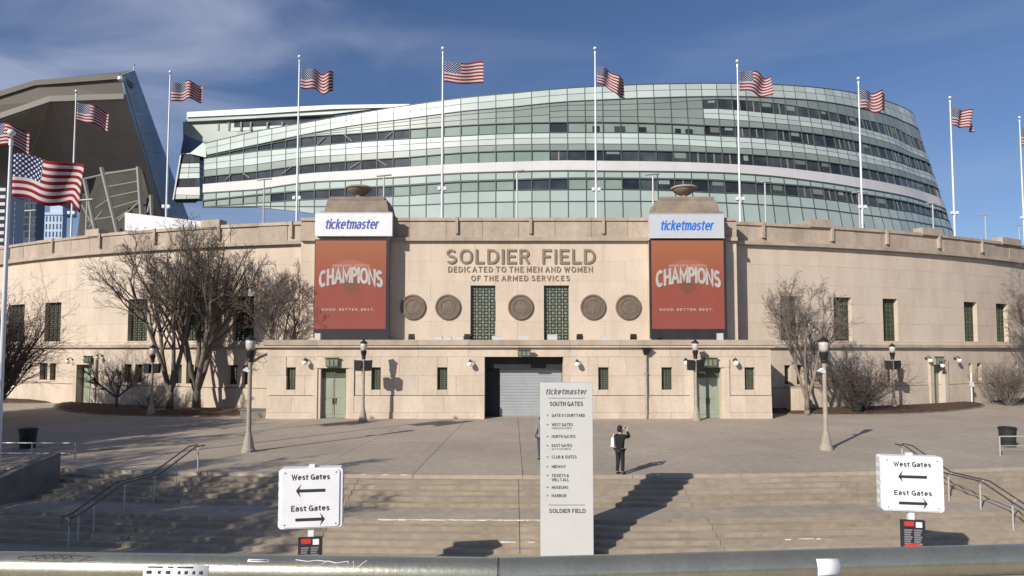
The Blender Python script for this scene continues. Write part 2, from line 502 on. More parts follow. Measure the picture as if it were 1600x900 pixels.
# lettering: flat or raised text fitted into a box of the upright plane y = Y (facing the camera)
def arc_(cx, cy, rx, ry, d0, d1, n=8):
    return [(cx + rx * math.cos(math.radians(d0 + (d1 - d0) * i / n)), cy + ry * math.sin(math.radians(d0 + (d1 - d0) * i / n))) for i in range(n + 1)]
def loop_(cx, cy, rx, ry, n=20):
    return ('o', [(cx + rx * math.copysign(abs(math.cos(t)) ** .85, math.cos(t)), cy + ry * math.copysign(abs(math.sin(t)) ** .85, math.sin(t))) for t in [2 * PI * i / n for i in range(n)]])
def b_(*p): return ('b', list(p))            # straight ended stroke, ends carried past by half its width
def c_(p): return ('c', p)                   # curved stroke, cut at its ends
GLY = {
 'A': (.84, [b_((0, 0), (.42, 1), (.84, 0)), c_([(.15, .32), (.69, .32)])]),
 'B': (.64, [b_((0, 0), (0, 1)), c_([(0, 1), (.34, 1)] + arc_(.36, .765, .24, .235, 85, -85) + [(0, .53)]), c_([(.30, .53)] + arc_(.38, .265, .26, .265, 85, -85) + [(0, 0)])]),
 'C': (.80, [c_(arc_(.43, .5, .43, .5, 48, 312, 14))]),
 'D': (.76, [('o', [(0, 0), (0, 1), (.30, 1)] + arc_(.32, .5, .44, .5, 84, -84, 10) + [(.30, 0)])]),
 'E': (.60, [b_((.58, 1), (0, 1), (0, 0), (.60, 0)), b_((0, .51), (.5, .51))]),
 'F': (.57, [b_((.57, 1), (0, 1), (0, 0)), b_((0, .49), (.48, .49))]),
 'G': (.84, [c_(arc_(.43, .5, .43, .5, 48, 345, 14)), b_((.84, 0), (.84, .44), (.52, .44))]),
 'H': (.74, [b_((0, 0), (0, 1)), b_((.74, 0), (.74, 1)), c_([(0, .52), (.74, .52)])]),
 'I': (.0, [b_((0, 0), (0, 1))]),
 'K': (.68, [b_((0, 0), (0, 1)), b_((.64, 1), (.02, .38)), b_((.22, .58), (.68, 0))]),
 'L': (.54, [b_((0, 1), (0, 0), (.54, 0))]),
 'M': (.92, [b_((0, 0), (0, 1), (.46, .22), (.92, 1), (.92, 0))]),
 'N': (.76, [b_((0, 0), (0, 1), (.76, 0), (.76, 1))]),
 'O': (.88, [loop_(.44, .5, .44, .5)]),
 'P': (.62, [b_((0, 0), (0, 1)), c_([(0, 1), (.34, 1)] + arc_(.36, .74, .26, .26, 85, -85) + [(0, .48)])]),
 'R': (.66, [b_((0, 0), (0, 1)), c_([(0, 1), (.34, 1)] + arc_(.37, .75, .26, .25, 85, -85) + [(0, .5)]), b_((.34, .48), (.66, 0))]),
 'S': (.68, [c_(arc_(.34, .755, .31, .245, 30, 262, 9) + arc_(.34, .255, .34, .255, 84, -150, 9))]),
 'T': (.72, [b_((0, 1), (.72, 1)), b_((.36, 0), (.36, 1))]),
 'U': (.74, [b_((0, 1), (0, .36)), c_([(0, .40)] + arc_(.37, .36, .37, .36, 180, 360, 10) + [(.74, .40)]), b_((.74, 1), (.74, .36))]),
 'V': (.80, [b_((0, 1), (.40, 0), (.80, 1))]),
 'W': (1.16, [b_((0, 1), (.29, 0), (.58, .95), (.87, 0), (1.16, 1))]),
 'Y': (.78, [b_((0, 1), (.39, .46), (.78, 1)), b_((.39, .46), (.39, 0))]),
 '0': (.62, [loop_(.31, .5, .31, .5)]),
 '1': (.24, [b_((0, .8), (.24, 1), (.24, 0))]),
 '2': (.60, [c_(arc_(.30, .70, .30, .30, 165, -30, 8) + [(0, 0), (.62, 0)])]),
 '8': (.60, [loop_(.30, .76, .25, .24), loop_(.30, .26, .30, .26)]),
 '.': (.0, [b_((0, -.02), (0, .04))]),
 '(': (.16, [c_(arc_(.42, .5, .42, .62, 120, 240, 6))]),
 ')': (.16, [c_(arc_(-.26, .5, .42, .62, -60, 60, 6))]),
 '&': (.80, [c_([(.80, 0), (.16, .74)] + arc_(.33, .80, .19, .20, 200, -60, 8) + [(.12, .40)] + arc_(.29, .25, .29, .25, 140, 320, 8) + [(.74, .48)])]),
 'a': (.56, [c_(arc_(.28, .47, .27, .25, 155, 0, 7) + [(.55, 0)]), c_([(.55, .42), (.24, .42)] + arc_(.22, .21, .22, .21, 95, 265, 7) + [(.34, 0), (.55, .14)])]),
 'c': (.56, [c_(arc_(.31, .36, .31, .36, 45, 315, 12))]),
 'e': (.62, [c_([(.02, .37), (.60, .37)] + arc_(.31, .36, .31, .36, 10, 312, 12))]),
 'i': (.0, [b_((0, 0), (0, .72)), b_((0, .96), (0, .98))]),
 'k': (.52, [b_((0, 0), (0, 1)), b_((.48, .72), (.02, .28)), b_((.18, .44), (.52, 0))]),
 'm': (.88, [b_((0, 0), (0, .72)), c_([(0, .40)] + arc_(.22, .46, .22, .26, 165, 0, 7) + [(.44, -.07)]), c_([(.44, .40)] + arc_(.66, .46, .22, .26, 165, 0, 7) + [(.88, -.07)])]),
 'o': (.62, [loop_(.31, .36, .31, .36, 16)]),
 'r': (.32, [b_((0, 0), (0, .72)), c_([(0, .36)] + arc_(.28, .42, .28, .30, 165, 75, 5))]),
 's': (.50, [c_(arc_(.25, .545, .23, .175, 25, 258, 7) + arc_(.25, .185, .25, .185, 82, -150, 7))]),
 't': (.40, [c_([(.16, .98), (.16, .20)] + arc_(.34, .18, .18, .18, 180, 270, 5) + [(.42, 0)]), b_((0, .70), (.38, .70))]),
}
def ribbon(pts, hw, closed, ext):
    P = [Vector(p) for p in pts]
    n = len(P)
    if ext and not closed:
        P[0] = P[0] + (P[0] - P[1]).normalized() * hw
        P[-1] = P[-1] + (P[-1] - P[-2]).normalized() * hw
    L, R = [], []
    for i in range(n):
        a = P[i] - P[i - 1] if (i > 0 or closed) else P[1] - P[0]
        c = P[(i + 1) % n] - P[i] if (i < n - 1 or closed) else P[-1] - P[-2]
        a = a.normalized(); c = c.normalized()
        na, nc_ = Vector((-a.y, a.x)), Vector((-c.y, c.x))
        m = na + nc_
        if m.length < 1e-4: m = na
        m.normalize()
        k = hw / max(.42, m.dot(na))
        L.append(P[i] + m * k); R.append(P[i] - m * k)
    return L, R
def text_mesh(body, x0, x1, z0, z1, Y, depth=0.01, bold=0.17, shear=0.0, fit=True, space=1.0, warp=None):
    H = z1 - z0
    hw = H * bold / 2
    gap = .30 * space + bold * .55
    tot = 0.0; lay = []
    for ch in body:
        if ch == ' ':
            tot += .40; continue
        w, st = GLY[ch]
        lay.append((tot, st)); tot += w + gap
    tot -= gap
    sx = (x1 - x0 - 2 * hw - shear * H) / tot
    out, fs = [], []
    q = 0
    for off, st in lay:
        for k, (kind, pts) in enumerate(st):
            PP = [(x0 + hw + (off + x) * sx, z0 + hw + y * (H - 2 * hw)) for x, y in pts]
            L, R = ribbon(PP, hw, kind == 'o', kind == 'b')
            n = len(L); b = len(out)
            yf = Y - depth * (1 - .12 * k)
            for l, r in zip(L, R):
                for p in (l, r):
                    for y in (yf, Y):
                        out.append((p.x + shear * (p.y - z0), y, p.y))
            m = n if kind == 'o' else n - 1
            for i in range(m):
                a, c = b + 4 * i, b + 4 * ((i + 1) % n)
                fs += [(a, c, c + 2, a + 2), (a, a + 1, c + 1, c), (a + 2, c + 2, c + 3, a + 3)]
            if kind != 'o':
                fs += [(b, b + 2, b + 3, b + 1), (b + 4 * n - 4, b + 4 * n - 3, b + 4 * n - 1, b + 4 * n - 2)]
    if warp:
        out = [(x, y, warp((x - x0) / (x1 - x0), (z - z0) / (z1 - z0))) for x, y, z in out]
    return out, fs

def lettering(name, body, x0, x1, z0, z1, Y, mat_, parent, **kw):
    mb = MB()
    v, f = text_mesh(body, x0, x1, z0, z1, Y, **kw)
    mb.add(v, f)
    return mb.build(name, mat_, parent)

def rect_cut(rects, hole):
    out = []
    hx0, hx1, hz0, hz1 = hole
    for (x0, x1, z0, z1) in rects:
        if hx1 <= x0 or hx0 >= x1 or hz1 <= z0 or hz0 >= z1:
            out.append((x0, x1, z0, z1)); continue
        if hx0 > x0: out.append((x0, hx0, z0, z1))
        if hx1 < x1: out.append((hx1, x1, z0, z1))
        a, b = max(x0, hx0), min(x1, hx1)
        if hz0 > z0: out.append((a, b, z0, hz0))
        if hz1 < z1: out.append((a, b, hz1, z1))
    return [r for r in out if r[1] - r[0] > 0.06 and r[3] - r[2] > 0.04]

# ================================================================== SETTING: ground and stairs
CC = (0.4, 142.0)                   # common axis of the stadium end, plaza and stairs
RW = 95.0                           # radius of the curved stadium wall face
RT = 118.0                          # radius of the top edge of the stairs
ZL = -1.43                          # lower ground
TREAD, RISE = 0.33, 0.13
LAND0 = RT + 5 * TREAD              # inner edge of the landing
LAND1 = LAND0 + 1.6
RB = LAND1 + 4 * TREAD

def stair_z(R):
    if R <= RT: return 0.0
    if R <= LAND0: return -RISE * (1 + int((R - RT) / TREAD))
    if R <= LAND1: return -RISE * 6
    if R <= RB: return -RISE * (7 + int((R - LAND1) / TREAD))
    return ZL

mb = MB()
n = 48
vs = [(0, 0, 0)] + [(0, 0, 0)]
mb.add([(-2500, -600, -1.62), (2500, -600, -1.62), (2500, 4500, -1.62), (-2500, 4500, -1.62)], [(0, 1, 2, 3)])
structure(mb.build('ground', M['ground']))
mb = MB()
mb.ring(CC, RB - 0.05, 150, -0.42, 0.42, -1.60, ZL, 40)
structure(mb.build('lower_pavement', M['concrete']))

plaza = structure(MB().ring(CC, 45, RT - 0.02, -0.75, 0.75, -1.6, -0.03, 60).build('plaza', M['concrete_base']))
rows = [(RT, 113.6), (113.6, 109.2), (109.2, 104.8), (104.8, 100.4), (100.4, 94.0)]
for ri, (ra, rb) in enumerate(rows):
    nn = 30
    A = 0.52
    for k in range(nn):
        a0 = -A + 2 * A * k / nn; a1 = a0 + 2 * A / nn
        g = 0.011
        MB().ring(CC, rb + g, ra - (g if ri else 0), a0 + g / ra, a1 - g / ra, -0.14, random.uniform(-0.003, 0.003), 3).build('paving_slab', M['concrete'], plaza)

stairs = structure(MB().ring(CC, RT - 0.3, RB - 0.06, -0.152, 0.30, -1.6, -1.5, 30).build('staircase', M['concrete_base']))
A0, A1 = -0.152, 0.30
def step_pieces(R0, R1, z, name='step', cuts=9):
    w = (A1 - A0) / cuts
    objs = []
    for k in range(cuts):
        a0, a1 = A0 + k * w, A0 + (k + 1) * w
        jog = random.uniform(-0.006, 0.006)
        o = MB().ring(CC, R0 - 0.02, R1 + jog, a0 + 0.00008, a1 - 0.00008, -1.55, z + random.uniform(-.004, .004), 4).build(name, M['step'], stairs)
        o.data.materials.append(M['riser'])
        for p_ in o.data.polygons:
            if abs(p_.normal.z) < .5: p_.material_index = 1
        objs.append(o)
    return objs
for k in range(1, 6):
    step_pieces(RT + TREAD * (k - 1), RT + TREAD * k, -RISE * k)
land_objs = step_pieces(LAND0, LAND1, -RISE * 6, 'landing')
for k in range(1, 5):
    step_pieces(LAND1 + TREAD * (k - 1), LAND1 + TREAD * k, -RISE * (6 + k))

# pale salt crust along some worn nosings
def crust(R, z, X0, X1, seed, dens=0.6, parent=None):
    r = random.Random(seed)
    mb = MB()
    x = X0
    while x < X1:
        L = r.uniform(0.06, 0.34)
        if r.random() < dens:
            a0 = math.asin((x - CC[0]) / R); a1 = math.asin((min(x + L, X1) - CC[0]) / R)
            mb.ring(CC, R - r.uniform(0.008, 0.055), R + 0.011, a0, a1, z - r.uniform(0.006, 0.035), z + r.uniform(.0065, .0115), 2)
        x += L * r.uniform(0.6, 1.0) + (r.uniform(.1, .8) if r.random() > dens + .1 else 0)
    o = mb.build('salt_crust', M['crust'], parent)
    o['kind'] = 'stuff'
    return o
crust(LAND1, -RISE * 6, -4.3, 1.2, 3, 0.97, stairs)
crust(RT, 0.0, -5.6, -2.6, 4, 0.7, stairs)
crust(RB - TREAD, -RISE * 9, -1.2, 1.0, 5, 0.5, stairs)
crust(RT, 0.0, 4.9, 5.5, 6, 0.7, stairs)
crust(RB - TREAD, -RISE * 9, 8.4, 9.6, 9, 0.6, stairs)

# ================================================================== STADIUM (old masonry wall)
def wp(s_, off, z):
    a = s_ / RW
    return Vector((CC[0] + (RW + off) * math.sin(a), CC[1] - (RW + off) * math.cos(a), z))

def s_at(px, py=500, off=0.0):      # arc length along the wall where the sight line meets it
    d = ray(px, py)
    R = RW + off
    a = d.x ** 2 + 1
    b = -2 * (d.x * CC[0] + CC[1])
    c = CC[0] ** 2 + CC[1] ** 2 - R * R
    Y = (-b - math.sqrt(b * b - 4 * a * c)) / (2 * a)
    return RW * math.asin((d.x * Y - CC[0]) / R), Y

stad = thing('stadium', (0.4, 47.0, 0), 'old pale limestone stadium wall with carved name over its arched plaza front', 'stadium')
ring = lambda s0, s1, o0, o1, z0, z1, n=1: MB().ring(CC, RW + o0, RW + o1, s0 / RW, s1 / RW, z0, z1, n)

YB, YC = 43.3, 47.0                 # faces of the low entrance block and of the flat centre wall
BX0, BX1 = V(417, 600, YB).x, V(1205, 600, YB).x
Z_CORN0, Z_CORN1 = 4.77, 5.28
Z_UP = 12.62                        # underside of the upper cornice
SIN, SOUT = 15.2, 52.0

# --- openings in the curved wall
up_win, lo_win, doors_c = [], [], []
UZ0, UZ1 = 5.32, 8.75
for (a, b) in ((1220, 1248), (1303, 1331), (1380, 1403), (1507, 1527), (1557, 1575), (13, 38), (70, 95), (200, 230), (279, 310), (364, 397)):
    s0, Y = s_at(a); s1, _ = s_at(b)
    up_win.append((s0, s1, UZ0, UZ1))
for (a, b) in ((1224, 1234), (1243, 1253), (1384, 1394), (1401, 1408), (1511, 1516), (1524, 1531), (1583, 1588), (65, 77), (81, 90), (197, 208), (214, 225), (273, 286), (293, 305), (358, 373), (380, 393), (14, 22), (26, 34)):
    s0, Y = s_at(a); s1, _ = s_at(b)
    lo_win.append((s0, s1, 1.95, 3.4))
for (a, b) in ((1453, 1470), (126, 150)):
    s0, Y = s_at(a); s1, _ = s_at(b)
    doors_c.append((s0, s1, -0.1, 3.35))

holes = up_win + lo_win + doors_c
def wall_courses(name, m, zs, width, sgn_ranges, o0, o1, phase=0.5):
    for (sa, sb) in sgn_ranges:
        for ci in range(len(zs) - 1):
            z0, z1 = zs[ci], zs[ci + 1]
            x = sa - (width * phase if ci % 2 else 0)
            while x < sb:
                r = [(max(x, sa), min(x + width, sb), z0, z1)]
                if r[0][1] - r[0][0] > 0.1:
                    for h in holes: r = rect_cut(r, h)
                    for (p, q, c, d) in r:
                        g = 0.004
                        ring(p + g, q - g, o0, o1 + random.uniform(-.004, .004), c + g, d - g, 1).build(name, m, stad)
                x += width
sides = [(-SOUT, -SIN), (SIN, SOUT)]
wall_courses('wall_stone', M['stone'], [5.22, 6.70, 8.18, 9.66, 11.14, Z_UP], 2.9, sides, -0.5, 0.0)
wall_courses('base_stone', M['stone_low'], [-0.15, 1.66], 2.9, sides, -0.5, 0.09)
wall_courses('base_stone', M['stone_low'], [1.70, 3.42, 4.76], 2.9, sides, -0.5, 0.0)
for (sa, sb) in sides:
    k = int((sb - sa) / 3.6)
    for i in range(k):
        p, q = sa + (sb - sa) * i / k, sa + (sb - sa) * (i + 1) / k
        ring(p + .006, q - .006, -0.5, 0.26, Z_CORN0, 5.02, 2).build('string_course', M['cornice'], stad)
        ring(p + .006, q - .006, -0.5, 0.12, 5.02, 5.21, 2).build('string_course', M['stone'], stad)
        ring(p + .006, q - .006, -0.5, 0.34, Z_UP, Z_UP + 0.26, 2).build('cornice_stone', M['cornice'], stad)
    k = int((sb - sa) / 2.4)
    for i in range(k):
        p, q = sa + (sb - sa) * i / k, sa + (sb - sa) * (i + 1) / k
        g = 0.012
        ring(p + g, q - g, -0.5, 0.10 + random.uniform(-.03, .03), Z_UP + 0.26, 14.12, 1).build('parapet_stone', M['weathered'], stad)
        ring(p + g, q - g, -0.55, 0.22 + random.uniform(-.015, .015), 14.12, 14.36 + random.uniform(-.012, .012), 1).build('coping_stone', M['weathered'], stad)
# raised blocks and narrow buttresses on the parapet
for (a, b) in ((1262, 1297), (1436, 1466), (1560, 1588), (140, 160), (318, 347)):
    s0, _ = s_at(a, 345); s1, _ = s_at(b, 345)
    ring(s0, s1, -0.55, 0.30, 14.20, 14.80, 2).build('parapet_block', M['weathered'], stad)
for px in (18, 87, 160, 245, 345, 457, 1190, 1297, 1382, 1463, 1530):
    s0, _ = s_at(px, 360)
    ring(s0 - 0.10, s0 + 0.12, 0.0, 0.30, Z_UP + 0.55, 14.40, 1).build('parapet_buttress', M['weathered'], stad)
# backing masonry and roof deck
core = MB()
core.ring(CC, RW - 2.2, RW - 0.50, -0.80, -SOUT / RW, -0.2, 14.3, 10)
core.ring(CC, RW - 2.2, RW - 0.50, SOUT / RW, 0.80, -0.2, 14.3, 10)
core.ring(CC, RW - 2.2, RW - 0.52, -SOUT / RW, -14.8 / RW, -0.2, 13.9, 20)
core.ring(CC, RW - 2.2, RW - 0.52, 14.8 / RW, SOUT / RW, -0.2, 13.9, 20)
core.build('wall_core', M['joint'], stad)
MB().ring(CC, RW - 16, RW - 2.2, -0.8, 0.8, 12.6, 13.0, 40).build('roof_deck', M['concrete'], stad)

# --- windows in the curved wall
def curved_window(h, cols, rows_, mat_g, parent):
    s0, s1, z0, z1 = h
    pane = ring(s0 - .02, s1 + .02, -0.50, -0.42, z0 - .02, z1 + .02, 1).build('window', M['darkglass'], parent)
    mbg = MB()
    for i in range(cols + 1):
        s = s0 + (s1 - s0) * i / cols
        mbg.ring(CC, RW - .42, RW - .35, (s - .035) / RW, (s + .035) / RW, z0, z1, 1)
    for j in range(rows_ + 1):
        z = z0 + (z1 - z0) * j / rows_
        mbg.ring(CC, RW - .42, RW - .36, s0 / RW, s1 / RW, z - .03, z + .03, 1)
    for i in range(cols):
        for j in range(rows_):
            sc, zc = s0 + (s1 - s0) * (i + .5) / cols, z0 + (z1 - z0) * (j + .5) / rows_
            w, hh = (s1 - s0) / cols * .30, (z1 - z0) / rows_ * .30
            p = [wp(sc + a * w, -0.375, zc + b * hh) for a, b in ((-1, 0), (0, -1), (1, 0), (0, 1))]
            q = [wp(sc + a * w, -0.415, zc + b * hh) for a, b in ((-1, 0), (0, -1), (1, 0), (0, 1))]
            mbg.hexa(q + p)
    mbg.build('grille', mat_g, pane)
for h in up_win: curved_window(h, 4, 9, M['patina'], stad)
for h in lo_win: curved_window(h, 2, 4, M['patina'], stad)

# --- doors in the curved wall
for (s0, s1, z0, z1) in doors_c:
    d = ring(s0 - .05, s1 + .05, -0.5, -0.36, 0, z1 + .05, 1).build('door', M['green_door'], stad)
    sm = (s0 + s1) / 2
    ring(sm - .015, sm + .015, -0.36, -0.335, 0.05, 2.6, 1).build('leaf_gap', M['blackmetal'], d)
    ring(s0, s1, -0.36, -0.30, 2.65, 2.75, 1).build('transom', M['patina'], d)
    fr = ring(s0 - .42, s0, -0.2, 0.20, -0.1, z1, 1)
    fr.ring(CC, RW - .2, RW + .20, s1 / RW, (s1 + .42) / RW, -0.1, z1, 1)
    fr.ring(CC, RW - .2, RW + .22, (s0 - .42) / RW, (s1 + .42) / RW, z1, z1 + .55, 1)
    fr.build('door_surround', M['stone_low'], stad)

# --- entrance block: openings from the photograph
def opening(px0, px1, py0, py1, Y):
    a, b = V(px0, py1, Y), V(px1, py0, Y)
    return (a.x, b.x, a.z, b.z)
b_win = [opening(x0, x1, 574, 609, YB) for (x0, x1) in ((447, 462), (580, 595), (683, 699), (935, 951), (1034, 1050), (1164, 1179))]
b_door = [opening(500, 541, 575, 656, YB), opening(1089, 1126, 574, 656, YB)]
gate = opening(757, 880, 558, 656, YB)
b_door = [(a, b, -0.1, d) for a, b, c, d in b_door]
gate = (gate[0], gate[1], -0.1, gate[3])
surr = [(a - .45, b + .55, -0.1, d + .55) for a, b, c, d in b_door]
bh = b_win + surr + [gate]
zs = [-0.15, 0.42, 1.53, 2.86, 4.14, 4.77]
prot = [0.10, 0.06, 0.0, 0.0, 0.02]
for ci in range(5):
    w = 2.55 if ci in (2, 3) else 3.4
    x = BX0 - (w / 2 if ci % 2 else 0)
    while x < BX1:
        r = [(max(x, BX0), min(x + w, BX1), zs[ci] + (0.03 if ci == 2 else 0), zs[ci + 1])]
        for h in bh: r = rect_cut(r, h)
        for (p, q, c, d) in r:
            g = 0.006
            MB().box(p + g, q - g, YB - prot[ci] - random.uniform(0, .010), YB + .5, c + g, d - g).build('base_stone', M['stone_low'], stad)
        x += w
# end faces of the block and its roof ledge
for (xa, xb) in ((BX0, BX0 + .5), (BX1 - .5, BX1)):
    for ci in range(5):
        for (ya, yb) in ((YB + .51, YB + 2.6), (YB + 2.6, YB + 5.4)):
            MB().box(xa, xb, ya, yb - .012, zs[ci] + .006, zs[ci + 1] - .006).build('base_stone', M['stone_low'], stad)
core = MB()
core.box(BX0 + .45, gate[0], YB + .50, YC + .4, -0.2, 4.9)
core.box(gate[1], BX1 - .45, YB + .50, YC + .4, -0.2, 4.9)
core.box(gate[0], gate[1], YB + .50, YC + .4, gate[3], 4.9)
core.build('block_core', M['joint'], stad)
k = 10
for i in range(k):
    p, q = BX0 + (BX1 - BX0) * i / k - (.2 if i == 0 else 0), BX0 + (BX1 - BX0) * (i + 1) / k + (.2 if i == k - 1 else 0)
    MB().box(p + .006, q - .006, YB - .26, YC - .02, Z_CORN0, 4.92).build('ledge_stone', M['stone_low'], stad)
    MB().box(p + .006, q - .006, YB - .34, YC - .02, 4.92, Z_CORN1).build('ledge_stone', M['cornice'], stad)

def flat_window(h, Y, cols, rows_, depth, mat_g, parent, fancy=True):
    x0, x1, z0, z1 = h
    pane = MB().box(x0 - .02, x1 + .02, Y + depth, Y + depth + .06, z0 - .02, z1 + .02).build('window', M['darkglass'], parent)
    g = MB()
    yb, yf = Y + depth - .002, Y + depth - .07
    for i in range(cols + 1):
        x = x0 + (x1 - x0) * i / cols
        g.box(max(x0, x - .04), min(x1, x + .04), yf, yb, z0, z1)
    for j in range(rows_ + 1):
        z = z0 + (z1 - z0) * j / rows_
        g.box(x0, x1, yf + .008, yb, max(z0, z - .035), min(z1, z + .035))
    w, hh = (x1 - x0) / cols, (z1 - z0) / rows_
    for i in range(cols):
        for j in range(rows_):
            xc, zc = x0 + w * (i + .5), z0 + hh * (j + .5)
            pts = [(xc - w * .3, zc), (xc, zc - hh * .3), (xc + w * .3, zc), (xc, zc + hh * .3)]
            g.prism(pts, yf + .02, yb)
    g.build('grille', mat_g, pane)
    return pane
for h in b_win: flat_window(h, YB, 3, 5, 0.30, M['patina'], stad)

for (x0, x1, z0, z1), (a, b, c, d) in zip(b_door, surr):
    fr = MB()
    for i, (ins, pr) in enumerate(((0.0, 0.10), (0.22, 0.02))):
        fr.box(a + ins, x0 - (0.2 - ins if i == 0 else 0), YB - pr, YB + .45, -0.1, z1)
        fr.box(x1 + (0.2 - ins if i == 0 else 0), b - ins, YB - pr, YB + .45, -0.1, z1)
    fr.box(a, b, YB - .13, YB + .45, z1, d)
    fr.build('door_surround', M['stone_low'], stad)
    dr = MB().box(x0 - .04, x1 + .04, YB + .34, YB + .44, 0.02, z1 + .04).build('door', M['green_door'], stad)
    xm = (x0 + x1) / 2
    MB().box(xm - .012, xm + .012, YB + .325, YB + .342, 0.05, 2.7).build('leaf_gap', M['blackmetal'], dr)
    pn = MB()
    for sx in (-1, 1):
        xa, xb = (x0 + .12, xm - .1) if sx < 0 else (xm + .1, x1 - .12)
        pn.box(xa, xb, YB + .315, YB + .342, 0.25, 1.2)
        pn.box(xa, xb, YB + .315, YB + .342, 1.35, 2.6)
    pn.build('door_panel', M['green_door'], dr)
    for sx in (-1, 1):
        hd = MB().box(xm + sx * .10 - .02, xm + sx * .10 + .02, YB + .26, YB + .33, 0.95, 1.35).build('handle', M['blackmetal'], dr)
    tr = MB()
    tr.box(x0, x1, YB + .30, YB + .338, 2.72, 2.84)
    for i in range(9):
        x = x0 + (x1 - x0) * (i + .5) / 9
        tr.box(x - .03, x + .03, YB + .30, YB + .338, 2.84, 3.2)
    tr.box(x0, x1, YB + .32, YB + .339, 2.84, z1)
    tr.build('transom', M['patina'], dr)

# --- big gate with grey roller shutter
gx0, gx1, gz1 = gate[0], gate[1], gate[3]
MB().box(gx0 - .02, gx0 + .98, YB + 1.22, YB + 1.36, 0.0, gz1 + .05).build('gate_shade_panel', M['black'], stad)  # black panel added for the jamb's dark shade on the shutter
sh = MB().box(gx0 + 1.0, gx1 + .02, YB + 1.28, YB + 1.36, 0.0, gz1 + .05).build('roller_shutter', M['roller'], stad)
zz = 0.06
while zz < 3.25:
    MB().box(gx0 + 1.03, gx1 - .03, YB + 1.245, YB + 1.278, zz, zz + .185).build('slat', M['roller'], sh)
    zz += 0.2
MB().box(gx0 + .04, gx1 - .04, YB + .75, YB + 1.25, 3.35, gz1 - .02).build('shutter_housing', M['black'], sh)  # coloured black to deepen the shade under the gate head
dp = V(815, 575, YB + .6)
lip = MB()
lip.box(gx0 - .32, gx0 - .003, YB - .30, YB - .11, -0.1, 0.55)
lip.box(gx1 + .003, gx1 + .32, YB - .30, YB - .11, -0.1, 0.55)
lip.box(gx0 - .26, gx0 - .003, YB - .20, YB - .11, 0.55, 1.5)
lip.box(gx1 + .003, gx1 + .26, YB - .20, YB - .11, 0.55, 1.5)
lip.build('gate_jamb_block', M['stone_low'], stad)

# --- flat centre wall with the carved name
CX0, CX1 = -15.6, 16.6
c_win = [opening(735, 774, 446, 530, YC), opening(850, 889, 446, 530, YC)]
c_win = [(a, b, Z_CORN1 + .02, d) for a, b, c, d in c_win]
zc = [Z_CORN1 + .004, 6.70, 8.18, 9.66, 11.14, Z_UP]
for ci in range(5):
    w = 3.2
    x = CX0 - (w / 2 if ci % 2 else 0)
    while x < CX1:
        r = [(max(x, CX0), min(x + w, CX1), zc[ci], zc[ci + 1])]
        for h in c_win: r = rect_cut(r, h)
        for (p, q, c, d) in r:
            MB().box(p + .005, q - .005, YC - random.uniform(0, .006), YC + .5, c + .003, d - .003).build('wall_stone', M['stone'], stad)
        x += w
MB().box(CX0 + .05, CX1 - .05, YC + .505, YC + 2.5, 4.9, 14.2).build('centre_core', M['joint'], stad)
for h in c_win: flat_window(h, YC, 4, 9, 0.34, M['patina_light'], stad)
k = 12
for i in range(k):
    p, q = CX0 + (CX1 - CX0) * i / k, CX0 + (CX1 - CX0) * (i + 1) / k
    MB().box(p + .006, q - .006, YC - .30, YC + .5, Z_UP, Z_UP + .26).build('cornice_stone', M['cornice'], stad)
    MB().box(p + .012, q - .012, YC - .08 - random.uniform(0, .04), YC + .5, Z_UP + .26, 14.12).build('parapet_stone', M['weathered'], stad)
    MB().box(p + .010, q - .010, YC - .20 - random.uniform(0, .02), YC + .55, 14.12, 14.34 + random.uniform(0, .02)).build('coping_stone', M['weathered'], stad)
for px in (714, 829, 942):
    v = V(px, 345, YC)
    MB().box(v.x - .1, v.x + .1, YC - .29, YC, Z_UP + .55, 14.4).build('parapet_buttress', M['weathered'], stad)

def carved(body, px0, px1, py0, py1, bold, depth, space=1.0):
    a, b = V(px0, py1, YC), V(px1, py0, YC)
    lettering('lettering', body, a.x, b.x, a.z, b.z, YC - .010, M['letter'], stad, depth=depth, bold=bold, space=space)
carved('SOLDIER  FIELD', 697, 930, 389.5, 412.5, .155, 0.085, 1.15)
carved('DEDICATED TO THE MEN AND WOMEN', 700, 926, 416.5, 425.5, .165, 0.045, 1.6)
carved('OF THE ARMED SERVICES', 736, 890, 430.5, 439, .165, 0.045, 1.6)

# bronze roundels
for px in (645.5, 700, 813.5, 926.5, 981.5):
    c = V(px, 480, YC)
    r = 0.94
    md = MB().lathe([(r, -.02), (r, .10), (r * .95, .14), (r * .87, .14), (r * .84, .08), (r * .60, .09), (r * .58, .12), (r * .54, .12), (r * .52, .08), (0.02, .11)], (c.x, YC - .012, c.z), 40, 'y').build('medallion', M['bronze'], stad, smooth=False)
    rl = MB()
    rr = random.Random(int(px))
    for i in range(24):
        t = 2 * PI * i / 24
        rl.lathe([(.085, 0), (.06, .015), (.02, .022)], (c.x + r * .71 * math.cos(t), YC - .09, c.z + r * .71 * math.sin(t)), 6, 'y')
    for i in range(11):
        t, q = rr.uniform(0, 2 * PI), rr.uniform(0, .36)
        rl.lathe([(rr.uniform(.10, .2), 0), (.09, .014), (.03, .024)], (c.x + q * math.cos(t), YC - .095, c.z + q * math.sin(t)), 7, 'y')
    rl.build('relief', M['bronze'], md)

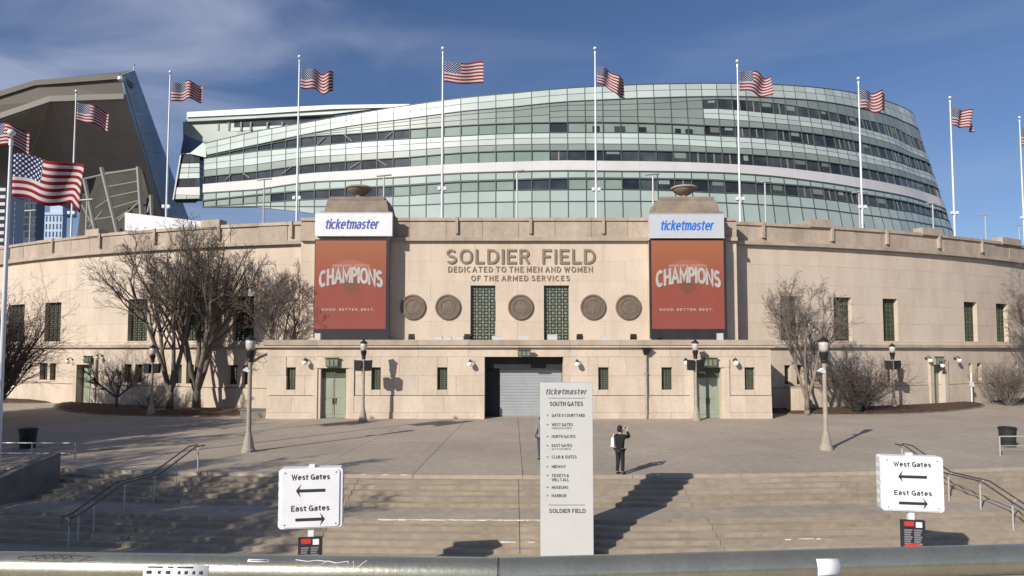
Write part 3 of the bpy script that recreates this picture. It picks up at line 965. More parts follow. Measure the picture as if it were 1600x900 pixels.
# --- two towers flanking the centre
TY = 46.15
towers = []
for (p0, p1) in ((491, 607), (1017, 1131)):
    x0, x1 = V(p0, 450, TY).x, V(p1, 450, TY).x
    towers.append((x0, x1))
    zt = [Z_CORN1 + .004, 6.9, 8.5, 10.1, 11.7, 13.2, 14.45]
    for ci in range(6):
        xm = (x0 + x1) / 2 + (0.6 if ci % 2 else -0.6)
        for (p, q) in ((x0, xm), (xm, x1)):
            MB().box(p + .004, q - .004, TY - random.uniform(0, .006), TY + 3.4, zt[ci] + .004, zt[ci + 1] - .004).build('tower_stone', M['stone'] if ci < 5 else M['weathered'], stad)
    pd = MB()
    w = x1 - x0
    pd.box(x0 + .28, x1 + .12, TY + .15, TY + 3.6, 14.455, 14.70)
    pd.hexa([(x0 + .55, TY + .3, 14.70), (x1 - .10, TY + .3, 14.70), (x1 - .10, TY + 3.4, 14.70), (x0 + .55, TY + 3.4, 14.70),
             (x0 + .72, TY + .45, 15.62), (x1 - .30, TY + .45, 15.62), (x1 - .30, TY + 3.2, 15.62), (x0 + .72, TY + 3.2, 15.62)])
    pd.build('tower_pedestal', M['pedestal'], stad)
    pc = MB()
    pc.box(x0 + .90, x1 - .45, TY + .42, TY + 3.0, 15.62, 15.86)
    pc.build('tower_cap', M['pedestal'], stad)

# downpipe
dpx = V(1009, 600, YB).x
dpipe = MB()
dpipe.tube((dpx, YB - .17, 0.02), (dpx, YB - .17, 4.70), .075, .075, 10)
for z in (0.4, 1.5, 3.0, 4.3): dpipe.box(dpx - .13, dpx + .13, YB - .20, YB, z, z + .06)
dpipe.build('downpipe', M['lamp_post'], stad)
MB().hexa([(dpx - .14, YB - .32, 4.30), (dpx + .14, YB - .32, 4.30), (dpx + .14, YB - .11, 4.30), (dpx - .14, YB - .11, 4.30),
           (dpx - .28, YB - .50, 4.74), (dpx + .36, YB - .50, 4.74), (dpx + .36, YB - .11, 4.74), (dpx - .28, YB - .11, 4.74)]).build('rainwater_head', M['blackmetal'], stad)

# ------------------------------------------------------------------ urns on the towers
for i, (x0, x1) in enumerate(towers):
    xc = (x0 + x1) / 2 + .18
    u = thing('stone_urn', (xc, TY + 1.2, 15.86), ['shallow stone urn on the pedestal above the left ticket sign', 'shallow stone urn on the pedestal above the right ticket sign'][i], 'urn', 'stone urns on the towers')
    MB().lathe([(.42, 0), (.42, .10), (.22, .18), (.20, .26)], (0, 0, 0), 24).build('foot', M['lamp_post'], u, local=True)
    MB().lathe([(.20, .24), (.50, .38), (.78, .60), (.88, .74)], (0, 0, 0), 28).build('bowl', M['pedestal'], u, smooth=True, local=True)
    MB().lathe([(.86, .72), (.98, .76), (.98, .86), (.90, .90), (.70, .84), (.1, .80)], (0, 0, 0), 28).build('rim', M['lamp_post'], u, local=True)

# ------------------------------------------------------------------ ticket sign boxes and banners on the towers
for i, (x0, x1) in enumerate(towers):
    side = ['left', 'right'][i]
    p0, p1 = ((492, 613), (1015, 1131))[i]
    q0, q1 = ((333, 368), (335, 371))[i]
    Y = TY - .45
    a, b = V(p0, q1, Y), V(p1, q0, Y)
    sg = thing('sign_box', ((a.x + b.x) / 2, Y, a.z), ['white ticketmaster box sign with dark blue lettering above the left banner', 'grey ticketmaster box sign with bright blue lettering above the right banner'][i], 'sign', 'ticket sign boxes on the towers')
    fm = M['white'] if i == 0 else M['greysign']
    MB().box(a.x, b.x, Y, Y + .40, a.z, b.z).build('box', fm, sg)
    t0, t1 = ((507, 594), (1031, 1117))[i]
    c, d = V(t0, q0 + 25, Y), V(t1, q0 + 9, Y)
    lettering('lettering', 'ticketmaster', c.x, d.x, c.z, d.z, Y - .002, M['blueprint'] if i == 0 else M['lightblue'], sg, depth=.01, bold=.15, shear=.2, space=.75)
    tr = MB(); g = .05
    tr.box(a.x - .02, b.x + .02, Y - .02, Y + .03, a.z - g, a.z - .002); tr.box(a.x - .02, b.x + .02, Y - .02, Y + .03, b.z + .002, b.z + g)
    tr.build('edge_trim', M['signedge'], sg)

    Yb = TY - .30
    p0, p1 = ((490, 608), (1017, 1133))[i]
    a, b = V(p0, 529, Yb), V(p1, 374, Yb)
    bn = thing('banner', ((a.x + b.x) / 2, Yb, 5.3), 'tall orange red champions banner in a black frame on the %s tower' % side, 'banner', 'champions banners on the towers')
    MB().box(a.x - .02, b.x + .05, Yb, Yb + .29, max(a.z, Z_CORN1 + .01), b.z).build('frame', M['black'], bn)
    t0, t1 = ((491, 604), (1019, 1130))[i]
    c, d = V(t0, 514, Yb), V(t1, 376, Yb)
    yy = Yb - .02
    pm = bpy.data.meshes.new('printed_sheet')
    bl = world_loc(bn)
    vs = [(c.x, yy, c.z), (d.x, yy, c.z), (d.x, yy, d.z), (c.x, yy, d.z), (c.x, Yb - .001, c.z), (d.x, Yb - .001, c.z), (d.x, Yb - .001, d.z), (c.x, Yb - .001, d.z)]
    pm.from_pydata([Vector(v) - bl for v in vs], [], [(0, 1, 2, 3), (0, 4, 5, 1), (1, 5, 6, 2), (2, 6, 7, 3), (3, 7, 4, 0)])
    uvl = pm.uv_layers.new(name='UVMap')
    uvs = {0: (0, 0), 1: (1, 0), 2: (1, 1), 3: (0, 1), 4: (0, 0), 5: (1, 0), 6: (1, 1), 7: (0, 1)}
    for lp in pm.loops: uvl.data[lp.index].uv = uvs[lp.vertex_index]
    pm.materials.append(M['banner'])
    po = bpy.data.objects.new('printed_sheet', pm); COL.objects.link(po); po.parent = bn
    W, H = d.x - c.x, d.z - c.z
    X = lambda u: c.x + W * u
    Zf = lambda v: c.z + H * v
    # faint arch behind, dark shield, lettering
    ar = MB()
    pts = [(X(.5) + W * .30 * math.cos(t), Zf(.62) + W * .20 * math.sin(t)) for t in np.linspace(0, PI, 20)]
    ar.add([(x, yy - .003, z) for x, z in pts], [tuple(range(20))])
    ar.build('arch_print', M['archprint'], bn)
    sh_ = MB()
    pts = [(-.13, .03), (-.10, .075), (0, .06), (.10, .075), (.13, .03), (.10, -.05), (0, -.115), (-.10, -.05)]
    sh_.add([(X(.5 + x * .95), yy - .004, Zf(.485 + z * .95)) for x, z in pts], [tuple(range(8))])
    sh_.build('shield_print', M['logoprint'], bn)
    def warp(u, v):
        top = .655 + .045 * (1 - (2 * u - 1) ** 2)
        bot = .455 + .065 * (1 - (2 * u - 1) ** 2)
        return Zf(bot + (top - bot) * v)
    mbs = MB(); v_, f_ = text_mesh('CHAMPIONS', X(.055), X(.955), 0, W * .175, yy - .007, depth=.004, bold=.20, space=.75, warp=warp)
    mbs.add([(x + .05, y + .003, z - .05) for x, y, z in v_], f_)
    mbs.build('lettering_shadow', M['logoprint'], bn)
    mbs = MB(); mbs.add([(x, y - .003, z) for x, y, z in v_], f_)
    mbs.build('lettering', M['silverprint'], bn)
    lettering('lettering', '2018 NFC NORTH', X(.24), X(.76), Zf(.705), Zf(.728), yy - .004, M['paleprint'], bn, depth=.003, bold=.18)
    lettering('lettering', 'GOOD. BETTER. BEST.', X(.10), X(.84), Zf(.205), Zf(.232), yy - .004, M['paleprint'], bn, depth=.003, bold=.2, space=1.5)

# ------------------------------------------------------------------ lamps, cameras and boxes on the wall
def globe_lamp(P, nrm, label, gr=.17):
    t = thing('wall_lamp', P, label, 'lamp', 'globe lamps on the stadium wall')
    n = Vector(nrm)
    MB().lathe([(.10, 0), (.09, .04), (.05, .06)], (0, 0, 0), 10, 'y').build('back_plate', M['blackmetal'], t, local=True)
    MB().path([Vector((0, 0, 0)), n * .18 + Vector((0, 0, .16)), n * .36 + Vector((0, 0, .16)), n * .42 + Vector((0, 0, .02))], .03, 6).build('arm', M['blackmetal'], t, local=True)
    c = n * .42
    prof = [(gr * math.sin(x), -gr * 1.05 * math.cos(x) - .16) for x in np.linspace(.15, PI - .25, 9)]
    MB().lathe(prof, (c.x, c.y, 0), 14).build('globe', M['whiteglobe'], t, smooth=True, local=True)
    MB().lathe([(.11, -.03), (.10, .05), (.03, .10)], (c.x, c.y, 0), 10).build('cap', M['blackmetal'], t, local=True)
    return t
gl = [(480, 566, 'white globe wall lamp left of the left green door'), (736, 568, 'white globe wall lamp just left of the roller shutter gate'),
      (902, 568, 'white globe wall lamp just right of the roller shutter gate'), (1071, 566, 'white globe wall lamp left of the right green door'),
      (1148, 566, 'white globe wall lamp right of the right green door')]
for px, py, lab in gl:
    v = V(px - 1, py - 3, YB)
    globe_lamp((v.x, YB - .002, v.z), (0, -1, 0), lab)
for px, py, lab in ((1446, 560, 'white globe wall lamp left of the narrow green door on the curved right wall'), (1491, 560, 'white globe wall lamp right of the narrow green door on the curved right wall'),
                    (1461, 568, 'white globe wall lamp over the narrow green door on the curved right wall'),
                    (114, 562, 'globe wall lamp left of the green door on the curved left wall'), (160, 556, 'globe wall lamp right of the green door on the curved left wall')):
    s, Y = s_at(px, py)
    z = V(px, py, Y).z
    p = wp(s, .21 if px == 1461 else .01, z)
    q = wp(s, 1.0, z) - wp(s, 0, z)
    globe_lamp(p, q, lab)
def green_box(px0, px1, py0, py1, Y, label, txt=None):
    a, b = V(px0, py1, Y), V(px1, py0, Y)
    t = thing('gate_light', ((a.x + b.x) / 2, Y, a.z), label, 'light box', 'green light boxes over the entrances')
    MB().box(a.x, b.x, Y - .22, Y - .002, a.z, b.z).build('housing', M['patina'], t)
    w = b.x - a.x
    f = MB()
    for i in range(3):
        x = a.x + w * (i + .5) / 3
        f.box(x - w * .11, x + w * .11, Y - .24, Y - .221, a.z + .08, b.z - .08)
    f.build('face_panel', M['patina_light'], t)
    MB().box(a.x - .05, b.x + .05, Y - .28, Y - .002, b.z + .002, b.z + .06).build('lid', M['patina'], t)
green_box(510, 530, 560, 573, YB - .13, 'green light box over the left green door')
green_box(809, 829, 547, 557, YB - .35, 'green light box over the roller shutter gate')
green_box(1098, 1119, 560, 573, YB - .13, 'green light box over the right green door')
s, Y = s_at(139, 562)
green_box(133, 145, 557, 567, Y - .5, 'green light box over the door on the curved left wall')
s, Y = s_at(1467, 562)
green_box(1461, 1472, 558, 570, Y - .3, 'green light box over the door on the curved right wall')

fl = [(497, 524, 9, 9, 'w', 'white box on the ledge below the left banner'), (643, 525, 9, 7, 'd', 'dark floodlight on the ledge under the leftmost medallion'),
      (685, 525, 13, 5, 'w', 'low white box on the ledge left of the second medallion'), (700, 526, 11, 4, 'w', 'low white box on the ledge under the second medallion'),
      (719, 525, 10, 5, 'w', 'low white box on the ledge left of the left lattice window'), (730, 525, 9, 7, 'd', 'dark floodlight at the foot of the left lattice window'),
      (776, 525, 14, 5, 'w', 'low white box on the ledge right of the left lattice window'), (818, 526, 16, 6, 'w', 'pale box on the ledge under the middle medallion'),
      (863, 525, 15, 7, 'w', 'pale box at the foot of the right lattice window'), (906, 525, 9, 7, 'd', 'dark floodlight on the ledge right of the right lattice window'),
      (945, 525, 13, 4, 'w', 'low white box on the ledge between the two right medallions'), (990, 525, 9, 7, 'd', 'dark floodlight on the ledge under the rightmost medallion'),
      (1031, 525, 8, 6, 'd', 'small dark floodlight on the ledge below the right banner'), (1125, 524, 8, 9, 'w', 'white box on the ledge below the right banner')]
for px, py, w, h, k, lab in fl:
    Y = 44.6
    a, b = V(px - w / 2, py + h / 2, Y), V(px + w / 2, py - h / 2, Y)
    hh = b.z - a.z
    z0 = Z_CORN1
    if k == 'd':
        t = thing('floodlight', ((a.x + b.x) / 2, Y, z0), lab, 'floodlight', 'floodlights on the entrance ledge')
        MB().hexa([(a.x, Y - .1, z0 + .12), (b.x, Y - .1, z0 + .12), (b.x, Y + .14, z0 + .05), (a.x, Y + .14, z0 + .05), (a.x, Y - .05, z0 + .12 + hh), (b.x, Y - .05, z0 + .12 + hh), (b.x, Y + .2, z0 + .1 + hh), (a.x, Y + .2, z0 + .1 + hh)]).build('head', M['blackmetal'], t)
        MB().box(a.x - .03, a.x - .003, Y, Y + .06, z0, z0 + .3).box(b.x + .003, b.x + .03, Y, Y + .06, z0, z0 + .3).box(a.x - .03, b.x + .03, Y - .02, Y + .08, z0 + .001, z0 + .03).build('bracket', M['blackmetal'], t)
    else:
        t = thing('equipment_box', ((a.x + b.x) / 2, Y, z0), lab, 'box', 'equipment boxes on the entrance ledge')
        MB().box(a.x, b.x, Y - .15, Y + .2, z0 + .001, z0 + hh + .05).build('case', M['pylonface'], t)
        MB().box(a.x - .015, b.x + .015, Y - .17, Y + .22, z0 + hh + .052, z0 + hh + .08).build('lid', M['signedge'], t)

# ------------------------------------------------------------------ planting beds in front of the curved wall
def bed(name, s0, s1, depth, skew, kerb=True):
    nS, nD = 60, 14
    mbb = MB()
    vs = []
    rr = random.Random(5)
    front = []
    for i in range(nS + 1):
        t = i / nS
        s = s0 + (s1 - s0) * t
        d = depth * (max(0.0, math.sin(PI * (t ** skew)))) ** 0.55
        for j in range(nD + 1):
            u = j / nD
            o = 0.02 + d * u
            h = 0.02 + 0.26 * math.sin(PI * min(1, max(0, (1 - u) * .9 + .02))) ** .7 * min(1, d / 2) + rr.uniform(-.025, .025)
            vs.append(wp(s, o, max(0.008, h)))
        front.append(wp(s, d + .12, 0))
    fs = [(i * (nD + 1) + j, (i + 1) * (nD + 1) + j, (i + 1) * (nD + 1) + j + 1, i * (nD + 1) + j + 1) for i in range(nS) for j in range(nD)]
    mbb.add(vs, fs)
    b = structure(mbb.build(name, M['mulch']))
    kb = MB()
    for p, q in zip(front[:-1], front[1:]):
        d = (q - p).normalized(); nrm = Vector((d.y, -d.x, 0)) * .07
        kb.hexa([p - nrm - Vector((0, 0, .05)), q - nrm - Vector((0, 0, .05)), q + nrm - Vector((0, 0, .05)), p + nrm - Vector((0, 0, .05)), p - nrm + Vector((0, 0, .07)), q - nrm + Vector((0, 0, .07)), q + nrm + Vector((0, 0, .07)), p + nrm + Vector((0, 0, .07))])
    kb.build('kerb', M['cheek'], b)
sL0, _ = s_at(100, 640); sL1 = -16.2
bed('mulch_bed', sL0, sL1, 5.6, 1.25)
sR1, _ = s_at(1520, 640)
bed('mulch_bed', 17.2, sR1, 4.6, 0.75)
s0, _ = s_at(80, 640)
bed('mulch_bed', -58, s0, 3.6, 0.9)
s0, _ = s_at(1540, 640)
bed('mulch_bed', s0, 62, 2.6, 1.0)

# ------------------------------------------------------------------ bare trees and shrubs
def vrand(r):
    return Vector((r.gauss(0, 1), r.gauss(0, 1), r.gauss(0, 1)))

class TreeGen:
    def __init__(s, seed, n_child, len_f, ang, trop, r_min=.006, jit=.12, start=.3):
        s.r = random.Random(seed); s.n_child = n_child; s.len_f = len_f; s.ang = ang; s.trop = trop
        s.trunk = MB(); s.crown = MB(); s.r_min = r_min; s.jit = jit; s.start = start; s.maxl = len(n_child)
    def branch(s, p, d, L, rad, lvl):
        r = s.r
        ns = (6, 5, 4, 3, 2, 2)[min(lvl, 5)]
        seg = L / ns
        pts = [p]; dirs = [d]
        mb = s.trunk if lvl == 0 else s.crown
        sides = (9, 6, 4, 3, 3, 3)[min(lvl, 5)]
        end = max(s.r_min * .6, rad * (.45 if lvl < 2 else .3))
        for i in range(ns):
            d = (d + vrand(r) * s.jit * (1 if lvl else .4) + Vector((0, 0, s.trop[min(lvl, len(s.trop) - 1)])) * .5).normalized()
            q = p + d * seg
            r0 = rad + (end - rad) * i / ns
            r1 = rad + (end - rad) * (i + 1) / ns
            mb.tube(p, q, r0, r1, sides, cap=(i == ns - 1 and lvl < 2))
            p = q; pts.append(p); dirs.append(d)
        if lvl >= s.maxl: return
        nc = s.n_child[lvl]
        for k in range(nc):
            t = s.start + (1 - s.start) * (k + r.random() * .9) / nc if lvl else max(s.start, .35) + (1 - max(s.start, .35)) * (k + r.random() * .6) / nc
            t = min(t, 1.0)
            f = t * ns; i = min(int(f), ns - 1); u = f - i
            bp = pts[i].lerp(pts[i + 1], u); bd = dirs[min(i + 1, ns)]
            a = s.ang[min(lvl, len(s.ang) - 1)] * r.uniform(.65, 1.25)
            ax = bd.orthogonal().normalized()
            ax = Matrix.Rotation(r.uniform(0, 2 * PI), 3, bd) @ ax
            nd = (Matrix.Rotation(a, 3, ax) @ bd).normalized()
            cr = rad + (end - rad) * t
            s.branch(bp, nd, L * s.len_f[min(lvl, len(s.len_f) - 1)] * r.uniform(.7, 1.2) * (1.12 - .45 * t), max(s.r_min, cr * (.62 if lvl < 2 else .6)), lvl + 1)
    def objects(s, root, bark, twig):
        if s.trunk.v: s.trunk.build('trunk', bark, root, smooth=True, local=True)
        if s.crown.v: s.crown.build('crown', twig, root, local=True)

def vase_tree(name, P, label, cat, seed, H, group, stems=3, forkf=.11, lean=(0, 0), rad=.2, nc=(7, 7, 6, 4), spread=.35, rmin=.008, bark='bark', twig='twig', rz=0.0):
    t = thing(name, P, label, cat, group)
    g = TreeGen(seed, nc[1:], (.55, .52, .5, .5), (.55, .62, .7, .75), (.16, .13, .08, .03), rmin)
    r = random.Random(seed + 100)
    fork = Vector((lean[0] * .2, lean[1] * .2, H * forkf))
    g.trunk.tube((0, 0, -.1), Vector((0, 0, .25)), rad * 1.55, rad * 1.15, 10)
    g.trunk.tube((0, 0, .25), fork, rad * 1.15, rad * .95, 10)
    for k in range(stems):
        a = rz + 2 * PI * k / stems + r.uniform(-.4, .4)
        d = Vector((math.cos(a) * spread + lean[0] * .1, math.sin(a) * spread + lean[1] * .1, 1)).normalized()
        g.branch(fork + Vector((math.cos(a), math.sin(a), 0)) * rad * .3 - Vector((0, 0, .1)), d, H * .62 * r.uniform(.9, 1.05), rad * (.75 if stems > 2 else .85), 0)
    g.objects(t, M[bark], M[twig])
    return t

def shrub(P, label, seed, H, W, group, stems=16, nc=(6, 5, 3), lean=0.0, twig='shrubtwig', rmin=.006, name='bare_shrub', cat='shrub', rad=.028):
    t = thing(name, P, label, cat, group)
    g = TreeGen(seed, nc, (.6, .55, .5), (.5, .6, .7), (.06, .05, .03, 0), rmin, start=.2)
    r = random.Random(seed + 7)
    for k in range(stems):
        a = 2 * PI * k / stems + r.uniform(-.3, .3)
        el = r.uniform(.25, 1.0)
        d = Vector((math.cos(a) * W * el + lean, math.sin(a) * W * el, 1)).normalized()
        L = H * .8 * r.uniform(.7, 1.1)
        g.branch(Vector((math.cos(a), math.sin(a), 0)) * .12 - Vector((0, 0, .05)), d, L, rad, 1)
    g.objects(t, M['bark'], M[twig])
    return t

gt = 'bare trees by the stadium wall'
p = G(335, 640); big = vase_tree('bare_tree', (p.x - .3, 47.4, .1), 'tallest bare tree with a thick forked trunk in the left mulch bed', 'tree', 11, 15.2, gt, stems=6, rad=.28, nc=(9, 8, 7, 6, 4), spread=.40, rmin=.0105)
p = V(265, 640, 46.8); vase_tree('bare_tree', (p.x, 46.8, .1), 'tall bare tree left of the thick forked tree in the left mulch bed', 'tree', 23, 14.6, gt, stems=5, rad=.22, nc=(8, 8, 7, 6, 4), spread=.27, rmin=.0105, lean=(.1, 0))
p = V(419, 640, 46.0); vase_tree('bare_tree', (p.x, 47.2, .1), 'bare tree against the wall just left of the left banner', 'tree', 31, 11.6, gt, stems=4, rad=.13, nc=(8, 8, 7, 6, 4), spread=.20, rmin=.0105, lean=(.3, 0))
p = V(182, 632, 47.6); vase_tree('bare_tree', (p.x, 47.6, .1), 'small low bare tree in front of the green door on the curved left wall', 'tree', 41, 4.0, gt, stems=7, forkf=.27, rad=.085, nc=(7, 7, 6, 5), spread=1.5, rmin=.009, twig='shrubtwig')
p = V(-16, 645, 45.0); shrub((p.x, 45.0, .05), 'wide bare many stemmed tree at the far left edge with branches sweeping right', 53, 9.6, .72, gt, 44, (9, 7, 6, 3), twig='twig', rmin=.0085, name='bare_tree', cat='tree', rad=.065)
p = V(1261, 637, 45.6); vase_tree('bare_tree', (p.x, 45.6, .1), 'slim bare tree with pale trunk in the right mulch bed', 'tree', 67, 10.2, gt, stems=3, rad=.15, nc=(8, 9, 8, 6, 4), spread=.30, rmin=.009, bark='palebark', twig='twig')
p = V(1630, 625, 55.0); vase_tree('bare_tree', (p.x, 53.2, .05), 'bare tree half cut off at the far right edge beside the wall', 'tree', 71, 12.2, gt, stems=5, rad=.2, nc=(8, 8, 7, 6, 4), spread=.45, rmin=.010)
gs = 'bare shrubs by the stadium wall'
p = V(235, 640, 47.2); shrub((p.x, 47.2, .1), 'low bare shrub behind the lamp post in the left mulch bed', 3, 1.7, .9, gs, 14, (5, 4, 3))
p = V(1345, 640, 46.8); shrub((p.x, 47.0, .1), 'wide dense dark shrub behind the round pot in the right mulch bed', 4, 4.6, .95, gs, 60, (9, 7, 5), rmin=.009)
p = V(1568, 628, 53.5); shrub((p.x, 53.0, .05), 'tangled bare shrub on the right wall near the edge of the picture', 6, 4.2, .85, gs, 45, (8, 7, 5), rmin=.009, twig='twig')

# trees west of the stairs, beyond the left edge of the picture; their shade falls across the stairs and plaza
shade = shade2 = None
for (x, y, z, rz, sc) in ((-22.5, 10.5, ZL, .4, .95), (-20.8, 8.2, ZL, 3.0, .85), (-31.0, 13.0, ZL, 4.2, 1.0), (-27.5, 6.0, ZL, 5.3, 1.0),
                         (-31.5, 26.5, 0, 2.6, .8), (-34.5, 29.5, 0, .9, .85), (-30.0, 23.5, 0, 3.7, .75), (-37.0, 33.5, 0, 4.4, .85), (-38.0, 24.0, 0, 5.0, 1.0), (-41.5, 37.5, 0, 1.4, .9), (-43.0, 29.5, 0, 3.1, 1.0)):
    if z == 0 and shade2 is None:
        c = shade2 = vase_tree('bare_tree', (x, y, z), '', 'tree', 87, 14.0, 'trees shading the stairs', stems=7, rad=.28, nc=(8, 8, 7, 6, 4), spread=.5, rmin=.036)
    elif z == 0:
        c = copy_tree(shade2)
    elif shade is None:
        c = shade = vase_tree('bare_tree', (x, y, z), '', 'tree', 83, 14.0, 'trees shading the stairs', stems=7, rad=.26, nc=(8, 8, 7, 6, 4), spread=.55, rmin=.020)
    else:
        c = copy_tree(shade)
    c.location = (x, y, z); c.rotation_euler = (0, 0, rz); c.scale = (sc, sc, sc)
    tag(c, 'bare tree beside the plaza whose shade falls across the far left paving' if z == 0 else 'bare tree west of the stairs whose shade falls across the steps', 'tree', 'trees shading the plaza' if z == 0 else 'trees shading the stairs')

# ------------------------------------------------------------------ glazed grandstand behind
ST = [312, 400, 480, 553, 634, 720, 800, 880, 960, 1040, 1120, 1200, 1275, 1340, 1400, 1440, 1470]
RWS = dict(
 R0=[224, 205, 191, 178, 165, 153, 145.5, 138, 133.5, 131, 130, 131.5, 136.5, 146, 163, 185, 215],
 R2=[243, 226, 209, 195.5, 185.5, 174, 167, 159, 155, 152, 150.5, 152, 157, 168, 184, 205, 232],
 a=[243.5, 226.5, 210, 200, 190, 179.5, 173.5, 164.5, 164, 161, 155, 160, 171, 185, 200, 222, 245],
 b=[244, 227, 211, 202, 193, 184, 178.5, 173, 172.5, 171, 170, 177, 185, 198, 217, 236, 256],
 m=[244.5, 227.5, 211.5, 204.5, 196, 188, 183.5, 178, 177, 177, 177.5, 184.5, 192, 204, 221, 240, 259.5],
 c=[245, 228, 212, 206.5, 199, 192, 187, 182.5, 182, 183.5, 186, 192, 199.5, 210, 227, 245, 263],
 T2=[245.5, 228.5, 213, 209, 202, 196, 192.5, 191, 191, 193, 197, 201, 209, 221, 236, 250, 269],
 B2=[247.5, 236, 229, 222, 217, 212, 208, 207, 207, 208, 212, 216.5, 227, 237, 252, 265, 281],
 S2=[266, 257, 245.5, 241, 235.5, 229, 226, 225, 225, 226, 230, 234, 241, 252, 264, 277, 291],
 T3=[276, 268, 257, 251, 246, 238.5, 235.5, 235, 235, 236, 238.6, 243.5, 251, 261, 274, 285, 298],
 B3=[288, 281, 271, 266.7, 261, 256, 253, 251, 252, 253, 255.7, 260.6, 268.5, 278, 289, 299, 311],
 Wb=[301, 296, 284, 281, 275.5, 270, 267.7, 266, 267, 267.5, 269, 274, 283, 293, 303, 313, 323],
 T4=[313, 304, 297, 293, 289, 283, 280.5, 278, 278, 279, 281, 286, 292, 302, 311.6, 321, 329],
 B4=[323, 317, 311.5, 309, 305.5, 299, 297, 296, 295.5, 297, 301, 303, 309, 318, 327, 334, 340],
 P1=[323.6, 322, 322.5, 322, 321, 317, 315, 314.5, 314, 314.5, 316, 320, 325.5, 334, 342, 348, 353],
 P2=[324.2, 324, 332, 346, 352, 350, 350, 350, 350, 350, 350, 355, 360, 368, 376, 381, 385])
pz = [91.2, 88.4, 86.2, 84.5, 82.8, 81.4, 80.5, 80.0, 80.0, 80.4, 81.3, 82.8, 85.2, 88.2, 92.2, 96.2, 101]
plan = [((px - 800) / 1000 * z, z) for px, z in zip(ST, pz)] + [(74.6, 106.5), (78.6, 115), (79, 130)]
plan = [Vector((x, z)) for x, z in plan]
def catmull(P, k=8):
    out = []
    for i in range(len(P) - 1):
        p0 = P[max(i - 1, 0)]; p1 = P[i]; p2 = P[i + 1]; p3 = P[min(i + 2, len(P) - 1)]
        for j in range(k):
            t = j / k
            out.append(.5 * ((2 * p1) + (p2 - p0) * t + (2 * p0 - 5 * p1 + 4 * p2 - p3) * t * t + (3 * p1 - p0 - 3 * p2 + p3) * t ** 3))
    out.append(P[-1])
    return out
fine = catmull(plan)
arc = [0.0]
for p, q in zip(fine[:-1], fine[1:]): arc.append(arc[-1] + (q - p).length)
arc = np.array(arc); fx = np.array([p.x for p in fine]); fz = np.array([p.y for p in fine])
def lean(z, s):                     # only the east half leans in towards the top
    return 1 - .048 * np.clip((s - 45) / 60.0, 0, 1) * max(-.3, min(2.5, (z - 22) / 15))
def gp(s, z, inn=0.0):              # point on the leaning glass face
    x, y = np.interp(s, arc, fx), np.interp(s, arc, fz)
    k = float(lean(z, s))
    x2, y2 = np.interp(s + .2, arc, fx), np.interp(s + .2, arc, fz)
    x1, y1 = np.interp(s - .2, arc, fx), np.interp(s - .2, arc, fz)
    t = Vector((x2 - x1, y2 - y1)).normalized()
    nx, ny = -t.y, t.x              # inward
    return Vector((x * k + nx * inn, 130 - (130 - y) * k + ny * inn, z))
sgrid = np.linspace(0, arc[-1], 2400)
gX, gY = np.interp(sgrid, arc, fx), np.interp(sgrid, arc, fz)
def on_glass(px, py):               # (s, z) where a sight line first meets the glass face
    d = ray(px, py)
    z = 30.0; s_ = None
    for it in range(7):
        k = lean(z, sgrid)
        X = gX * k; Y = 130 - (130 - gY) * k
        e = X / Y - d.x
        if e[0] >= 0: j_ = 0
        else:
            w_ = np.nonzero(e >= 0)[0]
            if len(w_) == 0: return None
            j_ = int(w_[0])
        s_ = float(sgrid[j_]); z = float(4.68 + d.z * Y[j_])
    return s_, z
zrow = {}
for nm, ys in RWS.items():
    ss, zz_ = [], []
    for px, py in zip(ST, ys):
        h_ = on_glass(px, py)
        if h_ is None or (ss and h_[0] <= ss[-1] + .5) or h_[0] > 131: continue
        ss.append(h_[0]); zz_.append(h_[1])
    zrow[nm] = (ss, zz_)
def zr(nm, s):
    ss, z = zrow[nm]
    return float(np.interp(s, ss, z))
stand = thing('glass_grandstand', (0, 85, 12), 'curving glass grandstand with pale green bands and dark window strips rising behind the wall', 'grandstand')
NC = int(arc[-1] / 2.28)
cs = [i * arc[-1] / NC for i in range(NC + 1)]
def px_of(s):
    p = gp(s, 28); return 800 + 1000 * p.x / p.y
def panel(name, m, s0, s1, na, nb, fa=0.0, fb=1.0, out=0.0, g=.035):
    # panel between row curves na (top) and nb (bottom), fractions fa..fb of that height
    def zz(s, f):
        t, b_ = zr(na, s), zr(nb, s)
        return t + (b_ - t) * f
    a, b_ = s0 + g, s1 - g
    zs4 = [zz(a, fb) + g, zz(b_, fb) + g, zz(b_, fa) - g, zz(a, fa) - g]
    if zs4[3] - zs4[0] < .05 and zs4[2] - zs4[1] < .05: return None
    zs4[3] = max(zs4[3], zs4[0] + .01); zs4[2] = max(zs4[2], zs4[1] + .01)
    sv = [a, b_, b_, a]
    f_ = [gp(s, z, -out) for s, z in zip(sv, zs4)]
    k_ = [gp(s, z, .14) for s, z in zip(sv, zs4)]
    return MB().hexa([f_[0], f_[1], k_[1], k_[0], f_[3], f_[2], k_[2], k_[3]]).build(name, m, stand)
